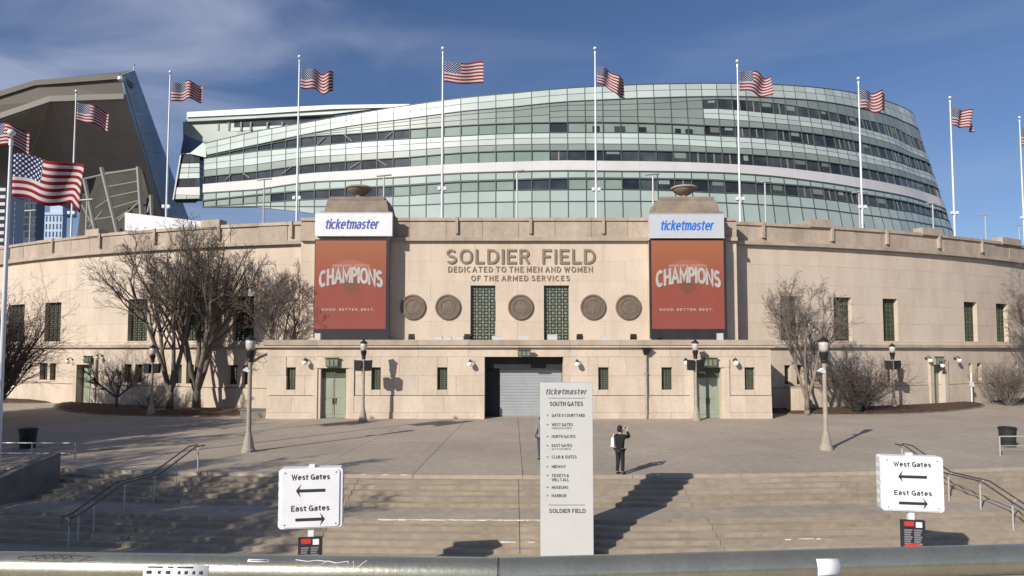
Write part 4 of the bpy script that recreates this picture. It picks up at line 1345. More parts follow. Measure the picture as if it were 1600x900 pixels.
for i in range(NC):
    s0, s1 = cs[i], cs[i + 1]
    px = px_of((s0 + s1) / 2)
    for fa, fb in ((0, .48), (.48, 1)): panel('crown_panel', M['spandrel'], s0, s1, 'R0', 'R2', fa, fb, .05)
    panel('grey_panel', M['greypanel'], s0, s1, 'R2', 'a')
    if px > 1121:
        panel('window_pane', M['darkpane'], s0, s1, 'a', 'b', out=-.08)
        panel('spandrel_panel', M['spandrel'], s0, s1, 'b', 'm', out=.03); panel('spandrel_panel', M['spandrel'], s0, s1, 'm', 'c', out=.03)
        panel('grey_panel', M['greypanel'], s0, s1, 'c', 'T2')
    elif px > 860:
        for u, v in (('a', 'b'), ('b', 'c'), ('c', 'T2')): panel('grey_panel', M['greypanel'], s0, s1, u, v)
    else:
        for u, v in (('a', 'm'), ('m', 'T2')): panel('grey_panel', M['greypanel'], s0, s1, u, v)
    dark2 = px < 632 or 858 < px < 884 or px > 1108
    panel('window_pane', M['darkpane'] if dark2 else M['greenpane'], s0, s1, 'T2', 'B2', out=-.08)
    for fa, fb in ((0, .48), (.48, 1)): panel('spandrel_panel', M['spandrel'], s0, s1, 'B2', 'S2', fa, fb, .03)
    panel('grey_panel', M['greypanel'], s0, s1, 'S2', 'T3')
    panel('window_pane', M['darkpane'] if (px < 632 or px > 858) else M['greenpane'], s0, s1, 'T3', 'B3', out=-.08)
    panel('white_band', M['whiteband'], s0, s1, 'B3', 'Wb', out=.12, g=.004)
    panel('lower_panel', M['lowpanel'], s0, s1, 'Wb', 'T4')
    dark4 = (430 < px < 618) or (801 < px < 890) or px > 982
    panel('window_pane', M['darkpane'] if dark4 else (M['greypanel'] if px < 430 else M['greenpane']), s0, s1, 'T4', 'B4', out=-.08)
    panel('lower_panel', M['lowpanel'], s0, s1, 'B4', 'P1'); panel('lower_panel', M['lowpanel'], s0, s1, 'P1', 'P2')
rb_ = random.Random(12)
for i in range(NC):
    s0, s1 = cs[i], cs[i + 1]
    px = px_of((s0 + s1) / 2)
    for na, nb, ok in (('a', 'b', px > 1121), ('T2', 'B2', px > 1108), ('T3', 'B3', px > 858), ('T4', 'B4', px > 982)):
        if not ok: continue
        k_ = rb_.random()
        if k_ < .22:
            w_ = rb_.uniform(.25, .6)
            panel('window_blind', M['blind'], s0 + (s1 - s0) * rb_.uniform(0, .4), s1 - (s1 - s0) * rb_.uniform(0, .3), na, nb, .05, w_ + .1, -.06)
        elif k_ < .5:
            panel('window_post', M['strut'], s0 + (s1 - s0) * .46, s0 + (s1 - s0) * .54, na, nb, .02, .98, -.05, g=.01)
# dark openings and blinds behind some middle panes
for (pa, pb_, na, nb, fa) in ((928, 940, 'T2', 'B2', .35), (963, 981, 'T2', 'B2', .35), (1003, 1015, 'T2', 'B2', .4), (1061, 1071, 'T2', 'B2', .45), (1078, 1090, 'T2', 'B2', .45)):
    sa = float(np.interp(pa, [px_of(c) for c in cs[:-6]], cs[:-6])); sb = float(np.interp(pb_, [px_of(c) for c in cs[:-6]], cs[:-6]))
    panel('open_vent', M['darkpane'], sa, sb, na, nb, fa, .95, .0)
# roof, backing shell
core = MB()
vs = []
topz, botz = [], []
for s in cs:
    vs += [gp(s, zr('R0', s) + .02, .16), gp(s, zr('P2', s), .16)]
nb = len(cs)
fs = [(2 * i, 2 * i + 2, 2 * i + 3, 2 * i + 1) for i in range(nb - 1)]
back = [(x * .5 + 5, 150) for x in (-80, 100)]
for s in cs:
    p = gp(s, 24, 0)
    vs += [(p.x * .8 + 4, max(112.0, p.y + 14), max(zr('R0', s) - 1.2, 8 + (zr('P2', s) - 4.68) * max(112.0, p.y + 14) / p.y)), (p.x * .8 + 4, max(112.0, p.y + 14), 6.2 + (zr('P2', s) - 4.68) * max(112.0, p.y + 14) / p.y)]
fs += [(2 * i, 2 * nb + 2 * i, 2 * nb + 2 * i + 2, 2 * i + 2) for i in range(nb - 1)]
fs += [(2 * nb + 2 * i, 2 * nb + 2 * i + 1, 2 * nb + 2 * i + 3, 2 * nb + 2 * i + 2) for i in range(nb - 1)]
fs += [(2 * i + 1, 2 * i + 3, 2 * nb + 2 * i + 3, 2 * nb + 2 * i + 1) for i in range(nb - 1)]
fs += [(0, 1, 2 * nb + 1, 2 * nb), (2 * nb - 2, 4 * nb - 2, 4 * nb - 1, 2 * nb - 1)]
core.add(vs, fs)
core.build('stand_core', M['core'], stand)
# mullions proud of the glass at every panel joint, and storey rails
for i, s in enumerate(cs):
    mu = MB()
    for (u, v) in (('R0', 'R2'), ('R2', 'T2'), ('T2', 'B2'), ('B2', 'T3'), ('T3', 'B3'), ('B3', 'Wb'), ('Wb', 'T4'), ('T4', 'B4'), ('B4', 'P2')):
        zt, zb = zr(u, s), zr(v, s)
        if zt - zb < .004: zt = zb + .004
        w = .055
        a = [gp(s - w, zb, -.06), gp(s + w, zb, -.06), gp(s + w, zb, .1), gp(s - w, zb, .1)]
        b_ = [gp(s - w, zt, -.06), gp(s + w, zt, -.06), gp(s + w, zt, .1), gp(s - w, zt, .1)]
        mu.hexa(a + b_)
    mu.build('mullion', M['mullion'], stand)
for nm in ('R0', 'R2', 'T2', 'B2', 'T3', 'B3', 'Wb', 'T4', 'B4', 'P1'):
    rl = MB()
    hh = .14 if nm in ('Wb', 'T4') else .075
    for s0, s1 in zip(cs[:-1], cs[1:]):
        z0, z1 = zr(nm, s0), zr(nm, s1)
        rl.hexa([gp(s0, z0 - hh, -.09), gp(s1, z1 - hh, -.09), gp(s1, z1 - hh, .1), gp(s0, z0 - hh, .1), gp(s0, z0 + hh * .4, -.09), gp(s1, z1 + hh * .4, -.09), gp(s1, z1 + hh * .4, .1), gp(s0, z0 + hh * .4, .1)])
    rl.build('storey_rail', M['mullion'], stand)
# slanting braces seen behind the dark left windows
for (x0, y0, x1, y1) in ((352, 282, 363, 271), (377, 269, 390, 278), (440, 272, 455, 261), (495, 227, 508, 214), (537, 210, 550, 221), (602, 216, 615, 205), (547, 263, 563, 253), (590, 250, 604, 259)):
    (sa, za), (sb_, zb_) = on_glass(x0, y0), on_glass(x1, y1)
    MB().tube(gp(sa, za, -.01), gp(sb_, zb_, -.01), .085, .085, 6).build('brace', M['strut'], stand)
# roof slab and set-back storey at the west end
rf = MB()
def slab(pxs, yt, yb, Y0, depth):
    mb_ = MB()
    for i in range(len(pxs) - 1):
        a, b_ = V(pxs[i], yb[i], Y0[i]), V(pxs[i + 1], yb[i + 1], Y0[i + 1])
        c_, d_ = V(pxs[i + 1], yt[i + 1], Y0[i + 1]), V(pxs[i], yt[i], Y0[i])
        off = Vector((0, depth, 0))
        mb_.hexa([a, b_, b_ + off, a + off, d_, c_, c_ + off, d_ + off])
    return mb_
slab([292, 400, 520, 640], [175, 169.5, 164, 162.5], [183, 178, 170, 167], [92, 90, 87.2, 84.6], .9).build('roof_edge', M['roofwhite'], stand)
slab([291, 400, 520, 600], [183.2, 178.2, 170.2, 165], [190, 184.5, 178, 168], [92.3, 90.3, 87.6, 85.6], .7).build('roof_fascia', M['lowpanel'], stand)
sb = slab([286, 400, 520], [190, 184, 178], [250, 228, 196], [93.0, 91.0, 88.4], 3); sb.build('setback_wall', M['greypanel'], stand)
slab([309, 400, 452], [203, 198, 195], [209, 203, 199], [92.8, 90.8, 89.7], .5).build('setback_band', M['spandrel'], stand)
slab([312, 400, 430], [209.5, 203.5, 201.5], [216, 209, 207], [92.85, 90.85, 90.2], .5).build('setback_band', M['greypanel'], stand)
slab([318, 380], [217, 213], [226, 217], [92.8, 91.3], .5).build('setback_band', M['lowpanel'], stand)
cl = MB()
for px in (311, 316, 342, 358, 377, 392, 418, 441, 468):
    yq = 92.75 - (px - 311) * .0235
    a, b_ = V(px, 191, yq), V(px, 203, yq)
    cl.box(a.x - .12, a.x + .12, yq - .1, yq + .1, b_.z - .1, a.z)
cl.build('setback_post', M['strut'], stand)
slab([309, 400, 500], [190, 184, 179.5], [202.5, 197, 192], [92.85, 90.85, 88.8], .3).build('setback_window', M['darkpane'], stand)
# slanting end face and projecting lower wing
MB().hexa([V(282, 240, 92.0), V(318, 235, 92.0), V(318, 235, 95), V(282, 240, 95), V(291, 190, 93.6), V(309, 190, 93.6), V(309, 190, 96), V(291, 190, 96)]).build('end_glass', M['bluebuild'], stand)
MB().hexa([V(296, 240, 90.8), V(322, 246, 90.8), V(322, 246, 94), V(296, 240, 94), V(317, 223, 91.2), V(322, 222, 91.2), V(322, 222, 94), V(317, 223, 94)]).build('end_fold', M['spandrel'], stand)
def wing(y0l, y1l, y0r, y1r, m, nm, out=0.0, n=1):
    for i in range(n):
        f0, f1 = i / n, (i + 1) / n
        def pt(f, y_l, y_r, top):
            xl = 283 - (y_l - 240) / 70 * 12.5
            x = xl + (312 - xl) * f; y = y_l + (y_r - y_l) * f
            return V(x, y, 91.6 - .4 * f - out)
        g = .0
        a, b_, c_, d_ = pt(f0, y1l, y1r, 0), pt(f1, y1l, y1r, 0), pt(f1, y0l, y0r, 1), pt(f0, y0l, y0r, 1)
        if n > 1:
            ex = (b_ - a) * .02
            a, b_, c_, d_ = a + ex, b_ - ex, c_ - ex, d_ + ex
        o_ = Vector((0, 1.6, 0))
        MB().hexa([a, b_, b_ + o_, a + o_, d_, c_, c_ + o_, d_ + o_]).build(nm, m, stand)
wing(240, 241, 238, 240, M['whiteband'], 'wing_edge', .1)
wing(241.5, 255, 241, 254, M['darkpane'], 'wing_pane', 0, 4)
wing(256, 262, 255, 261, M['spandrel'], 'wing_panel', .05, 2)
wing(263, 270, 262, 269.5, M['lowpanel'], 'wing_panel', .05, 2)
wing(271, 279, 270.5, 278, M['spandrel'], 'wing_panel', .05, 2)
wing(280, 292, 279, 291, M['darkpane'], 'wing_pane', 0, 5)
wing(293, 304, 292, 305, M['whiteband'], 'wing_band', .15)
wing(304.5, 311, 305.5, 310, M['lowpanel'], 'wing_panel', .1, 2)
MB().hexa([V(274, 317, 92.2), V(306, 317, 92.2), V(306, 317, 94), V(274, 317, 94), V(271, 311, 91.8), V(312, 310, 91.8), V(312, 310, 94), V(271, 311, 94)]).build('wing_soffit', M['core'], stand)
MB().hexa([V(269.5, 312, 91.3), V(271.5, 312, 91.3), V(271.5, 312, 91.8), V(269.5, 312, 91.8), V(281.5, 240, 91.3), V(283.5, 240, 91.3), V(283.5, 240, 91.8), V(281.5, 240, 91.8)]).build('edge_fin', M['whiteband'], stand)
wb = slab([283, 312], [241, 240], [311, 311], [93.3, 92.8], 1.5); wb.build('wing_core', M['core'], stand)

# ------------------------------------------------------------------ overhanging west stand
ov = thing('overhanging_grandstand', tuple(V(150, 300, 90)), 'dark brown overhanging grandstand with a slanting blue grey end wall on the left', 'grandstand')
A1_, A2_, A3_, A4_ = V(-90, 172, 80), V(56, 126, 82), V(188, 116, 84), V(207, 110, 90)
B1_, B2_, B3_ = V(-90, 215, 80.5), V(80, 157, 82.5), V(195, 153, 84.5)
C1_, C2_, C3_ = V(24, 300, 98), V(122, 330, 100), V(262, 365, 100)
D2_ = V(303, 372, 112)
bk = Vector((0, 24, 0))
def sheet(pts, th, name, m, parent):
    n_ = (pts[1] - pts[0]).cross(pts[2] - pts[0]).normalized() * th
    if n_.y < 0: n_ = -n_
    k = len(pts)
    mb_ = MB(); mb_.add(list(pts) + [p + n_ for p in pts], [tuple(range(k)), tuple(range(2 * k - 1, k - 1, -1))] + [(i, (i + 1) % k, k + (i + 1) % k, k + i) for i in range(k)])
    return mb_.build(name, m, parent)
sheet([A1_, B1_, B2_, A2_], .5, 'fascia_panel', M['fascia'], ov)
sheet([A2_, B2_, B3_, A3_], .5, 'fascia_panel', M['fascia'], ov)
C0_ = V(-90, 250, 96)
def panel_grid(A, B, C, D, nu, nv, th, nm, m):     # A-B top edge, D-C bottom edge
    for i in range(nu):
        for j in range(nv):
            q = []
            for u, v in ((i, j), (i + 1, j), (i + 1, j + 1), (i, j + 1)):
                u = u / nu + (.0005 if u == i else -.0005); v = v / nv + (.0005 if v == j else -.0005)
                q.append(A.lerp(B, u).lerp(D.lerp(C, u), v))
            sheet(q, th, nm, m, ov)
panel_grid(B1_, B2_, C1_, C0_, 5, 5, .4, 'soffit_panel', M['soffit'])
mid1 = B2_.lerp(B3_, .5); mid2 = C2_.lerp(C3_, .45)
sheet([B2_, C1_, C2_], .4, 'soffit_panel', M['soffit'], ov)
panel_grid(B2_, mid1, mid2, C2_, 3, 7, .4, 'soffit_panel', M['soffit'])
panel_grid(mid1, B3_, C3_, mid2, 3, 7, .4, 'soffit_panel', M['soffit'])
panel_grid(A3_, A4_, D2_, C3_.lerp(B3_, .0), 2, 9, .3, 'end_wall_panel', M['cladblue'])
sheet([A3_, B3_, C3_], .2, 'end_wall_edge', M['cladblue'], ov)
tr = MB()
for p, q in ((B1_, B2_), (B2_, B3_)):
    o_ = Vector((0, -.25, 0)); u_ = Vector((0, 0, .75))
    tr.hexa([p + o_ - u_ * .3, q + o_ - u_ * .3, q, p, p + o_ + u_ * .7, q + o_ + u_ * .7, q + u_ * .7, p + u_ * .7])
tr.build('edge_strip', M['strut'], ov)
tr = MB()
for p, q in ((A1_, A2_), (A2_, A3_)):
    o_ = Vector((0, -.2, 0)); u_ = Vector((0, 0, .7))
    tr.hexa([p + o_ - u_, q + o_ - u_, q + Vector((0, 3, 0)) - u_, p + Vector((0, 3, 0)) - u_, p + o_, q + o_, q + Vector((0, 3, 0)), p + Vector((0, 3, 0))])
tr.build('roof_edge', M['fascia'], ov)
rfv = [A1_, A2_, A3_, A4_, D2_ + Vector((0, 16, 0)), A1_ + Vector((0, 45, 0))]
sheet(rfv[:4] + [A4_ + Vector((-26, 30, 6)), A1_ + Vector((-40, 40, 12))], .3, 'roof_panel', M['fascia'], ov)
c_ = V(189, 123, 83.6); MB().lathe([(.05, -.4), (.4, -.2), (.4, .2), (.05, .4)], c_, 10).build('beacon', M['white'], ov)
c_ = V(209, 106, 91); MB().tube(c_ - Vector((0, 0, 1.0)), c_ + Vector((0, 0, .35)), .06, .06, 6).lathe([(.05, .3), (.22, .45), (.05, .6)], c_, 8).build('mast', M['pole'], ov)

# lattice of the lower stand under the overhang
la = thing('lattice_stand', tuple(V(180, 340, 78)), 'dark raking stand end with pale lattice struts under the brown overhang', 'grandstand')
Yl = 76.0
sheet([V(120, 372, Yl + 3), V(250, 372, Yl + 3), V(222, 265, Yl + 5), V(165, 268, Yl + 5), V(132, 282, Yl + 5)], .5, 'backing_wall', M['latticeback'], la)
def bar(x0, y0, x1, y1, r, nm='strut'):
    MB().tube(V(x0, y0, Yl), V(x1, y1, Yl), r, r, 6).build(nm, M['strut'], la)
for q in ((159, 262, 184, 365, .26), (216, 261, 223, 360, .26), (132, 280, 150, 365, .24), (236, 305, 238, 350, .22)): bar(*q, 'column')
for q in ((130, 280, 165, 272, .12), (165, 272, 216, 264, .16), (168, 292, 218, 283, .09), (172, 308, 219, 298, .09), (176, 325, 221, 312, .09), (186, 345, 221, 312, .12), (178, 345, 200, 330, .09), (231, 332, 237, 306, .14), (140, 355, 160, 330, .10), (150, 325, 172, 310, .09), (128, 320, 150, 360, .12), (135, 345, 180, 338, .09)): bar(*q)

# white hoarding behind the parapet
s, Y = s_at(255, 345)
a, b_, c_, d_ = V(195, 360, 52.5), V(322, 362, 53.5), V(322, 346.5, 53.5), V(195, 332, 52.5)
hb = MB().hexa([a, b_, b_ + Vector((0, .3, 0)), a + Vector((0, .3, 0)), d_, c_, c_ + Vector((0, .3, 0)), d_ + Vector((0, .3, 0))]).build('hoarding', M['hoarding'])
tag(hb, 'long white hoarding panel tapering along the top of the left parapet', 'hoarding')

# ------------------------------------------------------------------ city buildings far left
def tower_block(name, px0, px1, ptop, pbot, Y, m, label, cols, rows_, wm, depth=3, fins=False, win_h=.55, win_w=.6):
    a, b_ = V(px0, pbot, Y), V(px1, ptop, Y)
    t = thing(name, ((a.x + b_.x) / 2, Y, ZL), label, 'building')
    MB().box(a.x, b_.x, Y, Y + depth, ZL, b_.z).build('wall', m, t)
    w, h = (b_.x - a.x) / cols, (b_.z - a.z) / rows_
    for i in range(cols):
        for j in range(rows_):
            x, z = a.x + w * (i + .5), a.z + h * (j + .5)
            MB().box(x - w * win_w / 2, x + w * win_w / 2, Y - .12, Y - .004, z - h * win_h / 2, z + h * win_h / 2).build('window', wm, t)
    MB().box(a.x - .4, b_.x + .4, Y - .5, Y + depth, b_.z + .003, b_.z + 1.2).build('cornice', m, t)
    return t
tower_block('office_tower', 26, 58, 306, 372, 170, M['bluebuild'], 'dark blue glass office block behind the far left parapet', 4, 6, M['darkpane'], win_h=.7, win_w=.8)
pb = tower_block('pale_building', 69, 98, 336, 372, 300, M['palebuild'], 'pale blue stone building with columns far behind the left parapet', 5, 3, M['bluebuild'], win_h=.7, win_w=.35)
a = V(83, 336, 300); MB().box(a.x - 3, a.x + 3, 302, 312, a.z + 1.2, a.z + 5).box(a.x - 1.6, a.x + 1.6, 304, 309, a.z + 5.01, a.z + 7).build('roof_lantern', M['palebuild'], pb)
tower_block('striped_tower', -60, 11, 240, 420, 150, M['stripebuild'], 'white tower with dark window stripes at the far left edge', 6, 16, M['darkglass'], win_h=.5, win_w=.98)
tower_block('pale_slab_tower', 14, 24, 308, 372, 160, M['stripebuild'], 'narrow pale tower beside the striped tower at the far left', 2, 7, M['darkglass'], win_h=.5, win_w=.7)
tower_block('high_tower', -60, 4, 172, 420, 190, M['palebuild'], 'tall pale tower rising behind the striped tower at the left edge', 6, 20, M['bluebuild'], win_h=.6, win_w=.8)

# ------------------------------------------------------------------ flagpoles and flags
def flag(P, w, h, label, seed, yaw=0.1, droop=.12, amp=.16, sag=0.0, waves=1.6, group='flags flying from the stadium poles', roll=0.0):
    r = random.Random(seed)
    nu, nv = 30, 14
    ph = r.uniform(0, 6.28); waves = waves * r.uniform(.7, 1.35); va = r.uniform(.05, .10); sh_ = r.uniform(-.6, .9); ph2 = r.uniform(0, 6.28)
    vs, uv = [], []
    cy, sy = math.cos(yaw), math.sin(yaw)
    for j in range(nv + 1):
        for i in range(nu + 1):
            u, v = i / nu, j / nv          # v: 0 bottom
            e = u ** .8
            side = amp * w * .5 * e * math.sin(2 * PI * waves * u + ph + (.7 + 1.8 * sh_) * (1 - v)) + roll * e * (v - .5) * h
            fx_ = w * u * (1 - .08 * amp * 4 * u)
            zz = -(1 - v) * h * (1 - .06 * e * math.sin(2 * PI * waves * u + ph + 1.0)) - droop * w * u ** 1.35 - sag * w * u * (1 - v) + va * w * e * math.sin(2 * PI * (waves * .75) * u + ph2 + sh_ * (1 - v))
            vs.append((fx_ * cy - side * sy, fx_ * sy + side * cy, zz)); uv.append((u, v))
    fs = [(j * (nu + 1) + i, j * (nu + 1) + i + 1, (j + 1) * (nu + 1) + i + 1, (j + 1) * (nu + 1) + i) for j in range(nv) for i in range(nu)]
    me = bpy.data.meshes.new('flag')
    me.from_pydata(vs, [], fs)
    ul = me.uv_layers.new(name='UVMap')
    for lp in me.loops: ul.data[lp.index].uv = uv[lp.vertex_index]
    me.polygons.foreach_set('use_smooth', [True] * len(me.polygons))
    me.materials.append(M['flag'])
    o = bpy.data.objects.new('flag', me); COL.objects.link(o)
    o.location = P
    md = o.modifiers.new('cloth_thickness', 'SOLIDIFY'); md.thickness = .006
    return tag(o, label, 'flag', group)

def flagpole(x, y, z0, z1, label, r=.085, light=None):
    t = thing('flagpole', (x, y, z0), label, 'flagpole', 'white flagpoles along the stadium wall')
    H = z1 - z0
    MB().tube((0, 0, 0), (0, 0, H * .5), r * 1.15, r, 10, cap=False).tube((0, 0, H * .5), (0, 0, H - .55), r, r * .62, 10, cap=False).build('pole', M['pole'], t, local=True, smooth=True)
    MB().tube((0, 0, H - .55), (0, 0, H - .30), r * .95, r * .95, 10).build('truck', M['pole'], t, local=True)
    MB().lathe([(.02, -.30), (.02, -.16)] + [(.135 * math.sin(q), -.03 - .135 * math.cos(q)) for q in np.linspace(.25, PI - .1, 8)], (0, 0, H), 12).build('finial', M['gold'], t, local=True, smooth=True)
    if light is not None:
        zl = light - z0
        MB().box(-.34, -.12, -.16, .05, zl, zl + .26).box(.12, .34, -.16, .05, zl, zl + .26).box(-.3, .3, -.03, .03, zl - .05, zl - .003).build('pole_light', M['white'], t, local=True)
    return t
#      pole px, top y, flag top y, flag bottom y, flag right px, yaw, droop, amp, sag, label
FP = [(-22, 182, 192, 224, 42, .15, .10, .30, .05, 'at the far left edge'),
      (115, 142, 160, 188, 168, .25, .22, .34, .04, 'in front of the brown overhanging stand'),
      (262, 112, 128, 158, 320, .12, -.03, .36, -.06, 'left of the glass grandstand'),
      (465, 88, 107, 138, 521, .2, .09, .22, .02, 'over the left end of the white roof edge'),
      (691, 75, 95, 128, 759, .1, .05, .14, .0, 'over the wall between the left urn and the carved name'),
      (931, 75, 103, 130, 986, .2, .36, .30, .12, 'sagging over the middle of the glass grandstand'),
      (1155, 95, 110, 142, 1216, .15, .08, .20, .02, 'over the right half of the glass grandstand'),
      (1345, 122, 140, 170, 1401, .2, .03, .22, .03, 'near the right end of the glass grandstand'),
      (1488, 152, 168, 196, 1540, .25, .08, .26, .03, 'just right of the glass grandstand'),
      (1596, 183, 199, 227, 1648, .25, .08, .26, .03, 'at the far right edge')]
lab_pole = ['white flagpole at the far left edge of the wall', 'white flagpole in front of the brown overhanging stand', 'white flagpole in the gap left of the glass grandstand',
            'white flagpole left of the left banner tower', 'white flagpole between the left urn and the carved name', 'white flagpole with the sagging flag left of the right urn',
            'white flagpole just right of the right banner tower', 'white flagpole before the right end of the glass grandstand', 'white flagpole just right of the glass grandstand', 'white flagpole at the far right edge of the wall']
for i, (px, pt, ft, fb, fr, yaw, dr, amp, sag, lab) in enumerate(FP):
    s, Y = s_at(px, 350, -3.2)
    if abs(px - 800) < 330: Y = YC + 3.4
    x = V(px, 260, Y).x
    z1 = V(px, pt, Y).z
    flagpole(x, Y, 13.0, z1, lab_pole[i], light=V(px, 290 + abs(px - 800) * .065, Y).z)
    h = (fb - ft) / 1000 * Y * 1.04
    w = (fr - px - 5) / 1000 * Y * 1.03 / math.cos(yaw)
    flag((x + .14, Y - .02, V(px, ft, Y).z), w, h, 'striped star flag ' + lab, 200 + i, yaw, dr, amp, sag)
# nearer pole on the plaza with the largest flag
YN = 24.3
xN = V(14, 300, YN).x
zN = V(14, 206, YN).z
flagpole(xN, YN, 0.0, zN, 'tall white flagpole nearest the camera at the left edge, standing on the plaza', r=.08)
flag((xN + .13, YN - .02, V(20, 240, YN).z), 2.76, 1.68, 'largest striped flag with clear white stars at the left edge', 77, .12, .17, .20, .02, 1.9)
# its neighbour stands just beyond the left edge; its flag throws the second dark patch in front of the entrance block
flagpole(xN - 5.6, YN, 0.0, zN, 'tall white plaza flagpole just beyond the left edge of the picture', r=.08)
flag((xN - 5.47, YN - .02, V(20, 240, YN).z), 2.76, 1.68, 'striped star flag on the plaza pole just beyond the left edge', 78, .12, .17, .20, .02, 1.9)

# ------------------------------------------------------------------ small lamp standards on the concourse roof
TL = [(48, 329, 'left', 'small twin arm lamp on the roof between the far left flagpoles'), (136, 312, 'l', 'small twin arm lamp in front of the lattice struts'),
      (413, 280, '', 'small lamp on the roof left of the flagpole by the left banner'), (600, 274, '', 'small lamp just right of the left stone urn'),
      (808, 267, '', 'small lamp on the roof above the carved name'), (1020, 272, '', 'small lamp just left of the right stone urn'),
      (1195, 284, '', 'small lamp right of the flagpole by the right banner'), (1342, 300, '', 'small lamp right beside the flagpole before the glass end'),
      (1457, 317, '', 'small lamp in front of the right tip of the glass grandstand'), (1539, 335, '', 'small lamp on the roof right of the glass grandstand'), (1592, 352, '', 'small lamp on the roof at the far right edge')]
for px, py, _, lab in TL:
    s, Y = s_at(px, 350, -6.0)
    if abs(px - 800) < 330: Y = YC + 6.2
    v = V(px, py, Y)
    t = thing('roof_lamp', (v.x, Y, 13.0), lab, 'lamp', 'lamp standards on the stadium roof')
    H = v.z - 13.0
    MB().tube((0, 0, 0), (0, 0, H), .085, .065, 8).build('post', M['lightsteel'], t, local=True)
    MB().hexa([(-.62, -.14, H - .10), (.62, -.14, H + .01), (.62, .14, H + .01), (-.62, .14, H - .10), (-.62, -.14, H - .02), (.62, -.14, H + .09), (.62, .14, H + .09), (-.62, .14, H - .02)]).build('lamp_head', M['lightsteel'], t, local=True)

# ------------------------------------------------------------------ plaza lamp posts
def lamp_post(P, H, label, speakers=False, flood=False):
    t = thing('lamp_post', P, label, 'lamp post', 'lamp posts on the plaza')
    h = H
    MB().lathe([(.30, 0), (.30, .12), (.25, .16), (.19, .55), (.15, .75), (.13, .80), (.105, .9), (.085, h - 1.28)], (0, 0, 0), 14).build('post', M['lamp_post'], t, local=True, smooth=False)
    MB().lathe([(.09, h - 1.28), (.15, h - 1.22), (.12, h - 1.12), (.16, h - .98), (.20, h - .80), (.20, h - .75)], (0, 0, 0), 12).build('collar', M['blackmetal'], t, local=True)
    MB().lathe([(.15, h - .75), (.20, h - .60), (.215, h - .42), (.21, h - .26)], (0, 0, 0), 14).build('globe', M['globe'], t, local=True, smooth=True)
    MB().lathe([(.26, h - .26), (.25, h - .22), (.14, h - .14), (.06, h - .06), (.02, h)], (0, 0, 0), 14).build('cap', M['blackmetal'], t, local=True)
    if speakers:
        z = h - 2.05
        for sx in (-1, 1):
            MB().hexa([(sx * .14, -.22, z), (sx * .52, -.16, z + .02), (sx * .52, .12, z + .02), (sx * .14, .16, z), (sx * .12, -.24, z + .68), (sx * .55, -.18, z + .70), (sx * .55, .14, z + .70), (sx * .12, .18, z + .68)]).build('speaker', M['blackmetal'], t, local=True)
        MB().box(-.2, .2, -.06, .06, z + .2, z + .28).build('bracket', M['blackmetal'], t, local=True)
    if flood:
        z = h - 1.75
        MB().hexa([(-.06, -.10, z), (.05, -.10, z + .05), (.05, .1, z + .05), (-.06, .1, z), (-.30, -.16, z + .1), (-.10, -.16, z + .26), (-.10, .16, z + .26), (-.30, .16, z + .1)]).build('floodlight', M['white'], t, local=True)
LP = [(388, 706, 522, 0, 1, 'lamp post standing alone left of centre on the open plaza'), (1291, 703, 525, 0, 1, 'lamp post standing alone right of centre on the open plaza'),
      (567, 659, 530, 1, 0, 'lamp post with black loudspeakers right of the left green door'), (1088, 657, 530, 1, 0, 'lamp post with black loudspeakers at the right green door'),
      (236, 649, 538, 1, 0, 'lamp post with black loudspeakers in the left mulch bed'), (1397, 640, 536, 1, 0, 'lamp post with black loudspeakers in the right mulch bed')]
for px, pb_, pt, sp, fl_, lab in LP:
    p = G(px, pb_)
    lamp_post((p.x, p.y, 0), V(px, pt, p.y).z, lab, sp, fl_)

